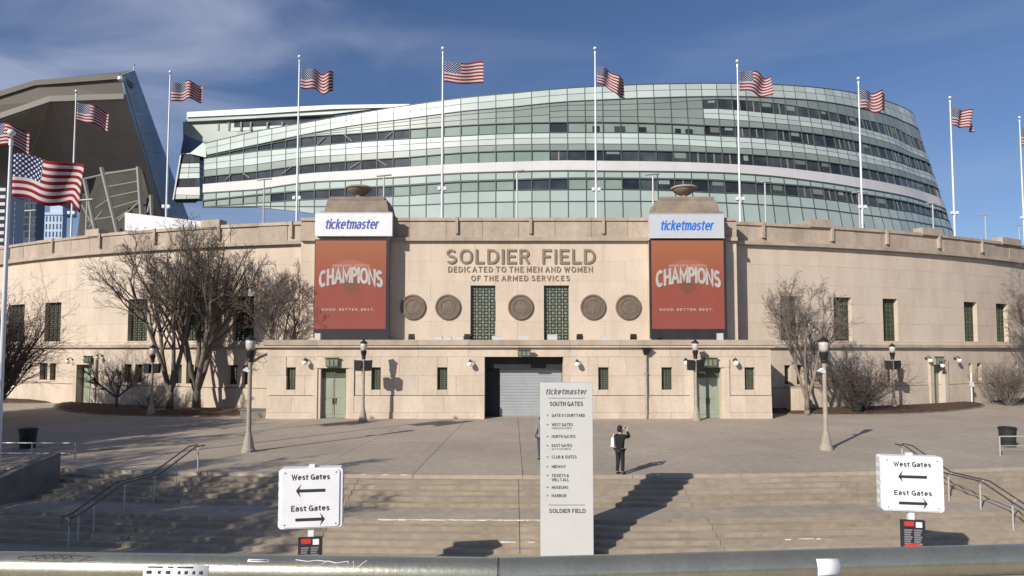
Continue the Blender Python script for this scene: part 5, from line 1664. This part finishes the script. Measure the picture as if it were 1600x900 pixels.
# ------------------------------------------------------------------ signs near the stairs
def dir_sign(px, py, Y, Wd, Ht, label, yaw, red):
    c = V(px, py, Y)
    t = thing('direction_sign', (c.x, Y, ZL), label, 'sign', 'white direction signs by the stairs', rz=yaw)
    zc = c.z - ZL
    D = .30
    bx = MB()
    bev = .05
    w2, h2 = Wd / 2, Ht / 2
    prof = [(-w2 + bev, -h2), (w2 - bev, -h2), (w2, -h2 + bev), (w2, h2 - bev), (w2 - bev, h2), (-w2 + bev, h2), (-w2, h2 - bev), (-w2, -h2 + bev)]
    bx.prism([(x, z + zc) for x, z in prof], -D / 2, D / 2)
    box = bx.build('box', M['signwhite'], t, local=True)
    fp = MB().prism([(x * .90, z * .955 + zc) for x, z in prof], -D / 2 - .03, -D / 2 - .001).build('front_panel', M['signwhite'], t, local=True)
    ed = MB()
    for sx in (-1, 1):
        for k in range(6):
            z = zc - h2 + Ht * (k + .5) / 6
            ed.box(sx * w2 - .012, sx * w2 + .012, -D / 2 + .03, D / 2 - .03, z - .06, z + .06)
    ed.build('hinge', M['signedge'], t, local=True)
    bo = MB()
    for sx in (-1, 1):
        for sz in (-1, 1):
            bo.lathe([(.018, 0), (.014, .012)], (sx * w2 * .8, -D / 2 - .031, zc + sz * h2 * .86), 6, 'y')
    bo.build('screw', M['greyink'], t, local=True)
    yf = -D / 2 - .032
    def txt(s_, zf, hf, wf):
        mb_ = MB(); v, f = text_mesh(s_, -w2 * wf, w2 * wf, zc + h2 * zf, zc + h2 * (zf + hf), yf, depth=.004, bold=.185); mb_.add(v, f)
        mb_.build('lettering', M['ink'], t, local=True)
    txt('West Gates', .62, .19, .60)
    txt('East Gates', -.42, .19, .60)
    def arrow(zf, dr):
        z = zc + h2 * zf; L = w2 * .46; th = .035
        mb_ = MB()
        p = [(-L, th), (-L, -th), (L * .78, -th), (L * .66, -.15), (L, 0), (L * .66, .15), (L * .78, th)]
        p = [(dr * x, z + y) for x, y in p]
        mb_.prism(p, yf - .004, yf)
        mb_.build('arrow', M['ink'], t, local=True)
    arrow(.26, -1); arrow(-.70, 1)
    MB().box(-.065, .065, -.06, .06, 0, zc + h2 + .07).build('post', M['signwhite'], t, local=True)
    MB().box(-.3, .3, -.3, .3, 0, .03).build('foot_plate', M['signedge'], t, local=True)
    # notice board below
    z1 = zc - h2 - .22; z0 = z1 - .74
    nb_ = MB().box(-.27, .27, -.13, -.062, z0, z1).build('notice_board', M['black'], t, local=True)
    q = MB().box(-.20, .02, -.137, -.131, z1 - .14, z1 - .03).build('red_heading', M['red'], t, local=True)
    q = MB().box(.06, .20, -.137, -.131, z1 - .17, z1 - .04).build('white_heading', M['signwhite'], t, local=True)
    pr = MB()
    for cx_ in (-.115, .105):
        for k in range(7):
            z = z1 - .22 - k * .055
            pr.box(cx_ - .09, cx_ + .09 - (k % 3) * .02, -.137, -.131, z - .036, z)
    pr.build('notice_text', M['greyprint'], t, local=True)
    if red:
        rd = MB()
        pts = [(.27 * math.cos(a), z0 + .02 + .17 * math.sin(a)) for a in np.linspace(.05, PI - .05, 14)]
        rd.prism(pts, -.142, -.1315)
        rd.build('red_crest', M['red'], t, local=True)
    return t
dir_sign(487, 776, 15.3, 1.44, 1.38, 'white West Gates East Gates sign with dark notice board left of the tall pylon', math.radians(9), False)
dir_sign(1421, 754, 16.0, 1.40, 1.33, 'white West Gates East Gates sign with red marked notice board on the right', math.radians(-10), True)

# tall pylon
Yp = 18.8
a, b_ = V(845, 870, Yp), V(926, 598, Yp)
py = thing('wayfinding_pylon', ((a.x + b_.x) / 2, Yp, ZL), 'tall white wayfinding pylon listing the gates at the foot of the stairs', 'sign')
x0, x1, zt = a.x, b_.x, b_.z
W = x1 - x0
body = MB().box(x0, x1, Yp, Yp + .28, ZL, zt).build('slab', M['pylonface'], py)
bv = body.modifiers.new('soft_edge', 'BEVEL'); bv.width = .012; bv.segments = 2
def pl(s_, px0, px1, py0, py1, m='ink', bold=.006, shear=0.0):
    c, d = V(px0, py1, Yp), V(px1, py0, Yp)
    lettering('lettering', s_, c.x, d.x, c.z, d.z, Yp - .002, M[m], py, depth=.004, bold=.17 if bold > .007 else .16, shear=shear)
pl('ticketmaster', 852, 918, 607, 616.5, 'greyink', .012, .2)
pl('SOUTH GATES', 859, 911, 627.5, 634.5, 'ink', .012)
for (yy, s_, xe, ar, sub) in ((649, 'GATE 0 COURTYARD', 914, 'u', None), (663.5, 'WEST GATES', 895, 'l', '(AND ELEVATORS)'), (682, 'NORTH GATES', 899, 'l', None), (696, 'EAST GATES', 894, 'r', '(& ACCESSIBLE)'),
                              (714, 'CLUB & SUITES', 901, 'l', None), (729, 'MIDWAY', 884, 'r', None), (743, 'TICKETS &', 889, 'l', None), (749.5, 'WILL CALL', 889, None, None), (761.5, 'MUSEUMS', 888, 'r', None), (774.5, 'HARBOR', 885, 'r', None)):
    pl(s_, 862, xe, yy - 2.4, yy + 2.4, 'ink', .006)
    if sub: pl(sub, 862, xe - 2, yy + 4.2, yy + 6.8, 'greyink', .0)
    if ar:
        c = V(855.5, yy, Yp); r_ = .035
        pts = {'u': [(0, 1), (-.8, 0), (-.25, 0), (-.25, -1), (.25, -1), (.25, 0), (.8, 0)], 'l': [(-1, 0), (0, -.8), (0, -.25), (1, -.25), (1, .25), (0, .25), (0, .8)], 'r': [(1, 0), (0, .8), (0, .25), (-1, .25), (-1, -.25), (0, -.25), (0, -.8)]}[ar]
        MB().prism([(c.x + x * r_, c.z + z * r_) for x, z in pts], Yp - .006, Yp - .002).build('arrow', M['greyink'], py)
for yy, xa, xb in ((622, 857, 914), (789, 857, 914)):
    c, d = V(xa, yy + .4, Yp), V(xb, yy - .4, Yp)
    MB().box(c.x, d.x, Yp - .006, Yp - .002, c.z, d.z).build('rule', M['greyink'], py)
pl('SOLDIER FIELD', 858, 915, 795, 801.5, 'ink', .010)

# ------------------------------------------------------------------ handrails
def hand_rail(A, B, label, ext=0.35):
    A, B = Vector(A), Vector(B)
    d = (B - A); L = d.length; d.normalize()
    nrm = Vector((-d.y, d.x, 0))
    t = thing('stair_handrail', (A.x, A.y, 0), label, 'handrail', 'handrails on the stairs')
    def zof(p): return stair_z(math.hypot(p.x - CC[0], p.y - CC[1]))
    RA = math.hypot(A.x - CC[0], A.y - CC[1]); RBp = math.hypot(B.x - CC[0], B.y - CC[1])
    def at(R): return A.lerp(B, (R - RA) / (RBp - RA))
    knots = [(RT - .45, 0), (RT, 0), (LAND0, -RISE * 5.5), (LAND1 - .15, -RISE * 5.7), (RB, ZL + .05), (RB + ext, ZL)]
    for sd in (-1, 1):
        pts = []
        for R, z in knots:
            p = at(R) + nrm * (.17 * sd)
            pts.append(Vector((p.x, p.y, z + .95)))
        end = pts[-1] + Vector((0, 0, -.22)) + d * .03
        pts.append(end)
        mb_ = MB().path(pts, .026, 8)
        for p in pts: mb_.lathe([(.005, -.026), (.026, 0), (.005, .026)], p, 8)
        mb_.build('rail', M['steel'], t)
    for R in (RT - .3, RT + .75, LAND0 + .05, LAND1 - .35, LAND1 + .75, RB - .05, RB + ext - .1):
        p = at(R); z0 = zof(p)
        kz = np.interp(R, [k[0] for k in knots], [k[1] for k in knots]) + .95
        mb_ = MB().tube((p.x, p.y, z0 - .02), (p.x, p.y, kz - .13), .026, .026, 8)
        for sd in (-1, 1):
            q = p + nrm * (.17 * sd)
            mb_.tube((p.x, p.y, kz - .14), (q.x, q.y, kz - .01), .018, .018, 6)
        mb_.build('rail_post', M['lightsteel'], t)
hand_rail((-12.35, 24.2, 0), (-13.75, 19.5, 0), 'double steel handrail on the shaded left side of the stairs')
hand_rail((15.45, 24.3, 0), (16.55, 19.6, 0), 'double steel handrail on the sunny right side of the stairs')

def barrier(p0, p1, label, posts):
    t = thing('guard_rail', (p0[0], p0[1], 0), label, 'railing', 'short guard rails on the plaza edges')
    a, b_ = Vector((*p0, .86)), Vector((*p1, .86))
    MB().tube(a, b_, .028, .028, 8).build('rail', M['lightsteel'], t)
    a2, b2 = Vector((*p0, .45)), Vector((*p1, .45))
    MB().tube(a2, b2, .018, .018, 8).build('rail', M['lightsteel'], t)
    for f in posts:
        q = a.lerp(b_, f)
        MB().tube((q.x, q.y, 0), (q.x, q.y, .84), .026, .026, 8).build('rail_post', M['lightsteel'], t)
q = G(117, 726); barrier((q.x, q.y), (q.x - 7.5, q.y + .2), 'steel guard rail at the far left plaza edge before the black bin', (0.0, .24, .5, .75, 1))
q = G(1563, 713); barrier((q.x, q.y), (q.x + 7, q.y + .2), 'steel guard rail at the far right plaza edge before the black bin', (0.0, .3, .6, 1))

# ------------------------------------------------------------------ cheek wall and planter at the left of the stairs
cw = MB()
pth = [Vector((-16.3, 24.55, .78)), Vector((-16.75, 23.8, .52)), Vector((-17.3, 22.8, .12)), Vector((-18.0, 21.9, -.12)), Vector((-19.0, 21.2, -.20)), Vector((-20.6, 20.8, -.22))]
for i in range(len(pth) - 1):
    p, q = pth[i], pth[i + 1]
    d = (q - p); d.z = 0; d.normalize(); nrm = Vector((d.y, -d.x, 0)) * .30
    nrm2 = nrm
    if i + 2 < len(pth):
        e = (pth[i + 2] - q); e.z = 0; e.normalize(); nrm2 = Vector((d.y + e.y, -d.x - e.x, 0)).normalized() * .30
    if i > 0:
        e = (p - pth[i - 1]); e.z = 0; e.normalize(); nrm = Vector((d.y + e.y, -d.x - e.x, 0)).normalized() * .30
    f = lambda v, z: Vector((v.x, v.y, z))
    cw.hexa([f(p - nrm, -1.6), f(q - nrm2, -1.6), f(q + nrm2, -1.6), f(p + nrm, -1.6), p - nrm, q - nrm2, q + nrm2, p + nrm])
cw.v = [(x - .95, y - .05, z - .02) for x, y, z in cw.v]
tag(cw.build('cheek_wall', M['cheek']), 'curved sloping concrete side wall at the left end of the stairs', 'wall')
pb_ = MB()
pts = [(-17.6, 24.3), (-18.3, 22.9), (-19.2, 21.9), (-21.6, 20.9), (-30, 21.5), (-30, 25.0), (-17.9, 24.7)]
k = len(pts)
pb_.add([(x, y, -1.5) for x, y in pts] + [(x, y, -.28 if y < 24 else -.05) for x, y in pts], [tuple(range(k, 2 * k)), tuple(range(k - 1, -1, -1))] + [(i, (i + 1) % k, k + (i + 1) % k, k + i) for i in range(k)])
structure(pb_.build('soil_bed', M['soil']))

# low concrete planter wall left of the entrance block
a = G(376, 655); b_ = G(418, 655)
lw = MB().box(-18.4, BX0 - .02, 43.6, 44.2, -.05, .52).box(-18.5, BX0 - .02, 43.55, 44.25, .521, .60).build('planter_wall', M['cheek'])
tag(lw, 'low grey concrete planter wall at the left corner of the entrance block', 'wall')
# electrical cabinet by the right tree
a, b_ = V(1236, 640, 46.6), V(1263, 606, 46.6)
ec = thing('electrical_cabinet', ((a.x + b_.x) / 2, 46.6, 0), 'pale square utility cabinet behind the slim tree in the right mulch bed', 'cabinet')
MB().box(a.x, b_.x, 46.6, 47.5, 0, b_.z).build('case', M['stone_low'], ec)
MB().box(a.x + .06, (a.x + b_.x) / 2 - .01, 46.575, 46.599, .2, b_.z - .08).build('door', M['stone_low'], ec)
MB().box((a.x + b_.x) / 2 + .01, b_.x - .06, 46.575, 46.599, .2, b_.z - .08).build('door', M['stone_low'], ec)
MB().box(a.x - .05, b_.x + .05, 46.55, 47.55, b_.z + .002, b_.z + .08).build('lid', M['cornice'], ec)

# ------------------------------------------------------------------ bins and pot
def bin_(P, label, r=.33, h=.95):
    t = thing('litter_bin', P, label, 'bin', 'black litter bins')
    MB().lathe([(r * .82, 0), (r * .85, .05), (r, h * .86), (r * 1.04, h * .87), (r * 1.04, h * .91)], (0, 0, 0), 18).build('drum', M['binplastic'], t, local=True)
    MB().lathe([(r * 1.1, h * .912), (r * 1.1, h * .95), (r * .9, h), (r * .4, h), (r * .38, h * .96)], (0, 0, 0), 18).build('lid', M['blackmetal'], t, local=True)
    b = MB()
    for z in (.25, .55): b.lathe([(r * (.87 + z * .15), z * h), (r * (.9 + z * .15), z * h + .01), (r * (.9 + z * .15), z * h + .04), (r * (.87 + z * .16), z * h + .05)], (0, 0, 0), 18)
    b.build('hoop', M['blackmetal'], t, local=True)
p = G(43, 700); bin_((p.x, p.y, 0), 'black litter bin behind the far left guard rail', .37)
p = G(1575, 698); bin_((p.x, p.y, 0), 'black litter bin beside the far right guard rail', .36)
p = G(1339, 647)
pt = thing('planter_pot', (p.x, p.y, 0), 'dark round planter pot in front of the dense right shrub', 'planter')
MB().lathe([(.25, 0), (.27, .05), (.37, .78), (.43, .80), (.43, .90), (.36, .90), (.33, .80), (.05, .78)], (0, 0, 0), 18).build('pot', M['binplastic'], pt, local=True)
g = TreeGen(91, (5, 4), (.6, .5), (.5, .6), (.05, .03, 0), .005)
for k in range(8):
    a_ = k * .8
    g.branch(Vector((.1 * math.cos(a_), .1 * math.sin(a_), .78)), Vector((math.cos(a_) * .4, math.sin(a_) * .4, 1)).normalized(), .9, .012, 1)
g.crown.build('stems', M['shrubtwig'], pt, local=True)
# slim white post with a box, right wall
p = G(1519, 632)
wp_ = thing('marker_post', (p.x, p.y, 0), 'slim white post with a small box near the right shrub', 'post')
MB().tube((0, 0, 0), (0, 0, 2.6), .06, .06, 8).build('post', M['white'], wp_, local=True)
MB().box(-.1, .14, -.12, .1, 1.5, 1.85).build('box', M['signedge'], wp_, local=True)

# ------------------------------------------------------------------ people
def skin_obj(name, verts, edges, radii, m, parent, sub=2, root=0):
    me = bpy.data.meshes.new(name)
    me.from_pydata(verts, edges, [])
    o = bpy.data.objects.new(name, me); COL.objects.link(o)
    sk = o.modifiers.new('skin', 'SKIN')
    sk.use_smooth_shade = True
    sv = me.skin_vertices[0].data if me.skin_vertices else None
    if sv is None:
        me.attributes  # keep
    for i, r in enumerate(radii):
        rr_ = r if isinstance(r, tuple) else (r, r)
        me.skin_vertices[0].data[i].radius = rr_
    me.skin_vertices[0].data[root].use_root = True
    su = o.modifiers.new('smooth', 'SUBSURF'); su.levels = sub; su.render_levels = sub
    dg = bpy.context.evaluated_depsgraph_get()
    m2 = bpy.data.meshes.new_from_object(o.evaluated_get(dg))
    bpy.data.objects.remove(o)
    m2.name = name
    m2.materials.clear(); m2.materials.append(m)
    m2.polygons.foreach_set('use_smooth', [True] * len(m2.polygons))
    o = bpy.data.objects.new(name, m2); COL.objects.link(o)
    o.parent = parent
    return o

def person(P, rz, label, raised=True, jacket='clothblack', legs='clothdark', bagm=None):
    t = thing('person', P, label, 'person', rz=rz)
    # local: faces +Y
    V_, E_, R_ = [], [], []
    def node(p, r, par=None):
        V_.append(p); R_.append(r)
        if par is not None: E_.append((par, len(V_) - 1))
        return len(V_) - 1
    pel = node((0, 0, .96), (.15, .115))
    wai = node((0, .0, 1.12), (.135, .10), pel)
    che = node((0, .01, 1.32), (.165, .115), wai)
    nkb = node((0, 0, 1.47), (.075, .07), che)
    nek = node((0, .015, 1.54), .055, nkb)
    hd1 = node((0, .03, 1.62), (.075, .09), nek)
    hd2 = node((0, .025, 1.72), (.078, .095), hd1)
    hd3 = node((0, .01, 1.785), (.05, .065), hd2)
    arms = []
    for sx in (-1, 1):
        sh_ = node((sx * .19, 0, 1.42), .066, che)
        if raised:
            el = node((sx * .25, .25, 1.38), .048, sh_)
            wr = node((sx * .10, .36, 1.60), .032, el)
            hnd = node((sx * .085, .385, 1.66), (.036, .022), wr)
            hdir = Vector((-.05 * sx, .05, .06))
        else:
            el = node((sx * .26, -.02, 1.15), .046, sh_)
            wr = node((sx * .27, .10, .93), .03, el)
            hnd = node((sx * .27, .13, .86), (.022, .036), wr)
            hdir = Vector((0, .02, -.07))
        for k in range(4):
            o = (k - 1.5) * .018
            base = Vector(V_[hnd])
            a_ = node(tuple(base + Vector((o * .5 if raised else 0, o * (0 if raised else 1), o * .7 if raised else 0)) + hdir * .5), .0095, hnd)
            b2 = node(tuple(base + Vector((o * .6 if raised else 0, o * (0 if raised else 1.1), o * .9 if raised else 0)) + hdir * (1.05 + .1 * (k in (1, 2)))), .008, a_)
        th = node(tuple(Vector(V_[wr]).lerp(Vector(V_[hnd]), .6) + Vector((-.035 * sx, .02, .0))), .010, wr)
        th2 = node(tuple(Vector(V_[th]) + Vector((-.02 * sx, .025, .02))), .009, th)
    for sx in (-1, 1):
        hp = node((sx * .09, 0, .90), .095, pel)
        kn = node((sx * .095, .02 + .01 * sx, .50), .062, hp)
        an = node((sx * .10, -.01 + .03 * sx, .10), .040, kn)
        ft = node((sx * .11, .13 + .03 * sx, .035), (.042, .03), an)
    skin_obj('body', V_, E_, R_, M['skin'], t, 2)
    # jacket
    JV, JE, JR = [], [], []
    def jn(p, r, par=None):
        JV.append(p); JR.append(r)
        if par is not None: JE.append((par, len(JV) - 1))
        return len(JV) - 1
    a0 = jn((0, 0, 1.16), (.175, .135)); a1 = jn((0, 0, .90), (.18, .14), a0); a2 = jn((0, .01, 1.33), (.195, .145), a0); a3 = jn((0, 0, 1.48), (.09, .085), a2)
    for sx in (-1, 1):
        s1 = jn((sx * .19, 0, 1.42), .088, a2)
        if raised:
            e1 = jn((sx * .25, .25, 1.38), .068, s1); jn((sx * .115, .345, 1.57), .05, e1)
        else:
            e1 = jn((sx * .26, -.02, 1.15), .066, s1); jn((sx * .27, .09, .95), .05, e1)
    skin_obj('jacket', JV, JE, JR, M[jacket], t, 2)
    LV, LE, LR = [(0, 0, .96)], [], [(.165, .13)]
    for sx in (-1, 1):
        b = len(LV)
        LV += [(sx * .09, 0, .88), (sx * .095, .02 + .01 * sx, .50), (sx * .10, -.01 + .03 * sx, .09)]; LR += [.112, .082, .066]
        LE += [(0, b), (b, b + 1), (b + 1, b + 2)]
    skin_obj('trousers', LV, LE, LR, M[legs], t, 2)
    for sx in (-1, 1):
        skin_obj('shoe', [(sx * .10, -.05 + .03 * sx, .05), (sx * .105, .06 + .03 * sx, .05), (sx * .112, .17 + .03 * sx, .035)], [(0, 1), (1, 2)], [.052, .05, (.045, .033)], M['blackmetal'], t, 1)
    hr = MB()
    prof = [(.100 * math.sin(q), .12 * -math.cos(q)) for q in np.linspace(PI * .42, PI - .05, 8)]
    hr.lathe(prof, (0, .0, 1.705), 16)
    hr.build('hair', M['hair'], t, local=True, smooth=True)
    skin_obj('hair', [(0, -.035, 1.75), (0, -.06, 1.66), (0, -.06, 1.56)], [(0, 1), (1, 2)], [(.095, .075), (.09, .06), (.07, .04)], M['hair'], t, 2)
    fc = MB()
    fc.hexa([(-.014, .115, 1.655), (.014, .115, 1.655), (.010, .10, 1.655), (-.010, .10, 1.655), (-.006, .118, 1.70), (.006, .118, 1.70), (.006, .10, 1.70), (-.006, .10, 1.70)])
    for sx in (-1, 1): fc.lathe([(.012, -.02), (.016, 0), (.01, .025)], (sx * .082, .02, 1.68), 6)
    fc.build('nose_and_ears', M['skin'], t, local=True)
    ey = MB()
    for sx in (-1, 1): ey.lathe([(.004, -.008), (.010, 0), (.004, .008)], (sx * .03, .115, 1.70), 6)
    ey.box(-.022, .022, .112, .122, 1.625, 1.631)
    ey.build('eyes_and_mouth', M['hair'], t, local=True)
    return t
p = G(969, 741)
pr = person((p.x, p.y, 0), math.radians(-42), 'person in black with a white shoulder bag raising a phone on the plaza', True)
R3 = Matrix.Rotation(math.radians(-42), 3, 'Z')
ph = thing('phone', tuple(Vector((p.x, p.y, 0)) + R3 @ Vector((0, .44, 1.70))), 'pale phone held up in both hands by the person in black', 'phone', rz=math.radians(-42))
MB().box(-.085, .085, -.006, .006, -.045, .045).build('case', M['bag'], ph, local=True)
MB().box(-.075, .075, -.010, -.0065, -.038, .038).build('screen', M['blackmetal'], ph, local=True)
bg = thing('shoulder_bag', tuple(Vector((p.x, p.y, 0)) + R3 @ Vector((-.20, -.14, 1.02))), 'white shoulder bag on the back of the person in black', 'bag', rz=math.radians(-42))
MB().hexa([(-.075, -.07, 0), (.075, -.07, 0), (.07, .05, 0), (-.07, .05, 0), (-.05, -.055, .34), (.05, -.055, .34), (.045, .04, .34), (-.045, .04, .34)]).build('pouch', M['bag'], bg, local=True)
MB().path([(-.03, 0, .33), (0, .03, .46), (.06, .17, .47)], .012, 6).build('strap', M['bag'], bg, local=True)
p = G(846, 718)
person((p.x, p.y, 0), math.radians(20), 'person in a grey jacket half hidden behind the left edge of the tall pylon', False, 'clothgrey', 'jeans')

# ------------------------------------------------------------------ footbridge rail right in front of the camera
ZR = 4.68 - .396
rl = thing('bridge_railing', (0, 1.15, 3.3), 'round grey metal railing with stickers and scribbles running along the bottom edge', 'railing')
J = Vector((-.024, 1.150, ZR)); Lf = Vector((-2.6, 1.245, ZR)); Rt = Vector((2.6, 1.36, ZR))
RR = .0276
def rail_tube(p, q, nm):
    MB().tube(p, q, RR, RR, 48, cap=False).build(nm, M['galv'], rl, smooth=True)
rail_tube(Lf, J - Vector((.0008, 0, 0)), 'top_rail')
rail_tube(J + Vector((.0008, 0, 0)), Rt, 'top_rail')
MB().tube(J - Vector((.004, 0, 0)), J + Vector((.004, 0, 0)), RR * .96, RR * .96, 24).build('rail_joint', M['steel'], rl)
for x in (-2.3, -1.2, 1.2, 2.3):
    e = Lf if x < 0 else Rt
    pp = J.lerp(e, abs(x) / 2.6)
    MB().tube((pp.x, pp.y, 3.3), (pp.x, pp.y, ZR - .02), .02, .02, 12).build('rail_post', M['galv'], rl)
structure(MB().box(-8, 8, -2.5, 1.5, 3.0, 3.3).build('bridge_deck', M['concrete']))
def on_rail(px, ang):                # point on the rail surface: along by picture column, around by angle up from facing the camera
    end = Lf if px < 780 else Rt
    lo_, hi_ = 0.0, 1.0
    for _ in range(40):
        m_ = (lo_ + hi_) / 2; p_ = J.lerp(end, m_)
        q_ = 800 + 1000 * p_.x / p_.y
        if abs(q_ - 780) < abs(px - 780): lo_ = m_
        else: hi_ = m_
    p_ = J.lerp(end, lo_)
    return p_, Vector((0, -math.cos(ang), math.sin(ang)))
def sticker(px0, px1, a0, a1, m, nm, rr=RR + .0004, parent=None):
    k = 8
    vs = []
    for i in range(k + 1):
        a = a0 + (a1 - a0) * i / k
        for px in (px0, px1):
            p_, n_ = on_rail(px, a); vs.append(p_ + n_ * rr)
            vs.append(p_ + n_ * (rr - .0003))
    fs = []
    for i in range(k):
        b = 4 * i
        fs += [(b, b + 2, b + 6, b + 4), (b + 1, b + 5, b + 7, b + 3), (b, b + 4, b + 5, b + 1), (b + 2, b + 3, b + 7, b + 6)]
    fs += [(0, 1, 3, 2), (4 * k, 4 * k + 2, 4 * k + 3, 4 * k + 1)]
    mb_ = MB(); mb_.add(vs, fs)
    return mb_.build(nm, m, parent or rl, smooth=True)
D = math.radians
st = sticker(248, 346, D(-14), D(34), M['signwhite'], 'sticker')
for (x, w) in ((253, 14), (270, 8), (282, 12), (300, 7), (310, 9), (322, 7), (332, 10)):
    sticker(x, x + w * .55, D(4), D(15), M['ink'], 'sticker_mark', RR + .0008, st)
for (x, w) in ((254, 22), (284, 8), (298, 24)):
    sticker(x, x + w, D(24), D(29), M['ink'], 'sticker_mark', RR + .0008, st)
sticker(1258, 1292, D(-24), D(40), M['signwhite'], 'sticker')
st = sticker(400, 433, D(50), D(62), M['signwhite'], 'sticker')
sticker(404, 429, D(53), D(58), M['greyprint'], 'sticker_mark', RR + .0008, st)
sc = MB()
def scrib(pts, m, nm, r=.0010):
    mb_ = MB()
    w = []
    for px, a in pts:
        p_, n_ = on_rail(px, D(a)); w.append(p_ + n_ * (RR + .0002))
    mb_.path(w, r, 5)
    return mb_.build(nm, m, rl)
el = [(114 + 62 * math.cos(t), 55 + 13 * math.sin(t)) for t in np.linspace(.6, 6.0, 26)]
scrib(el, M['ink'], 'scribble', .0008)
scrib([(72 + i * 4.5, 58 + 7 * math.sin(i * 2.1)) for i in range(15)], M['ink'], 'scribble', .0008)
scrib([(145, 44), (152, 52), (160, 60), (170, 64)], M['ink'], 'scribble', .0008)
scrib([(472, 62), (490, 55), (505, 60), (520, 56), (503, 30)], M['signwhite'], 'scribble', .0006)
scrib([(520, 58), (535, 50), (552, 58), (553, 30)], M['signwhite'], 'scribble', .0006)
scrib([(560, 58), (562, 32)], M['signwhite'], 'scribble', .0006)
scrib([(580, 62), (574, 50), (568, 32)], M['signwhite'], 'scribble', .0006)
print('objects', len(bpy.data.objects), 'tris ~', sum(len(o.data.polygons) * 2 for o in bpy.data.objects if o.type == 'MESH'))
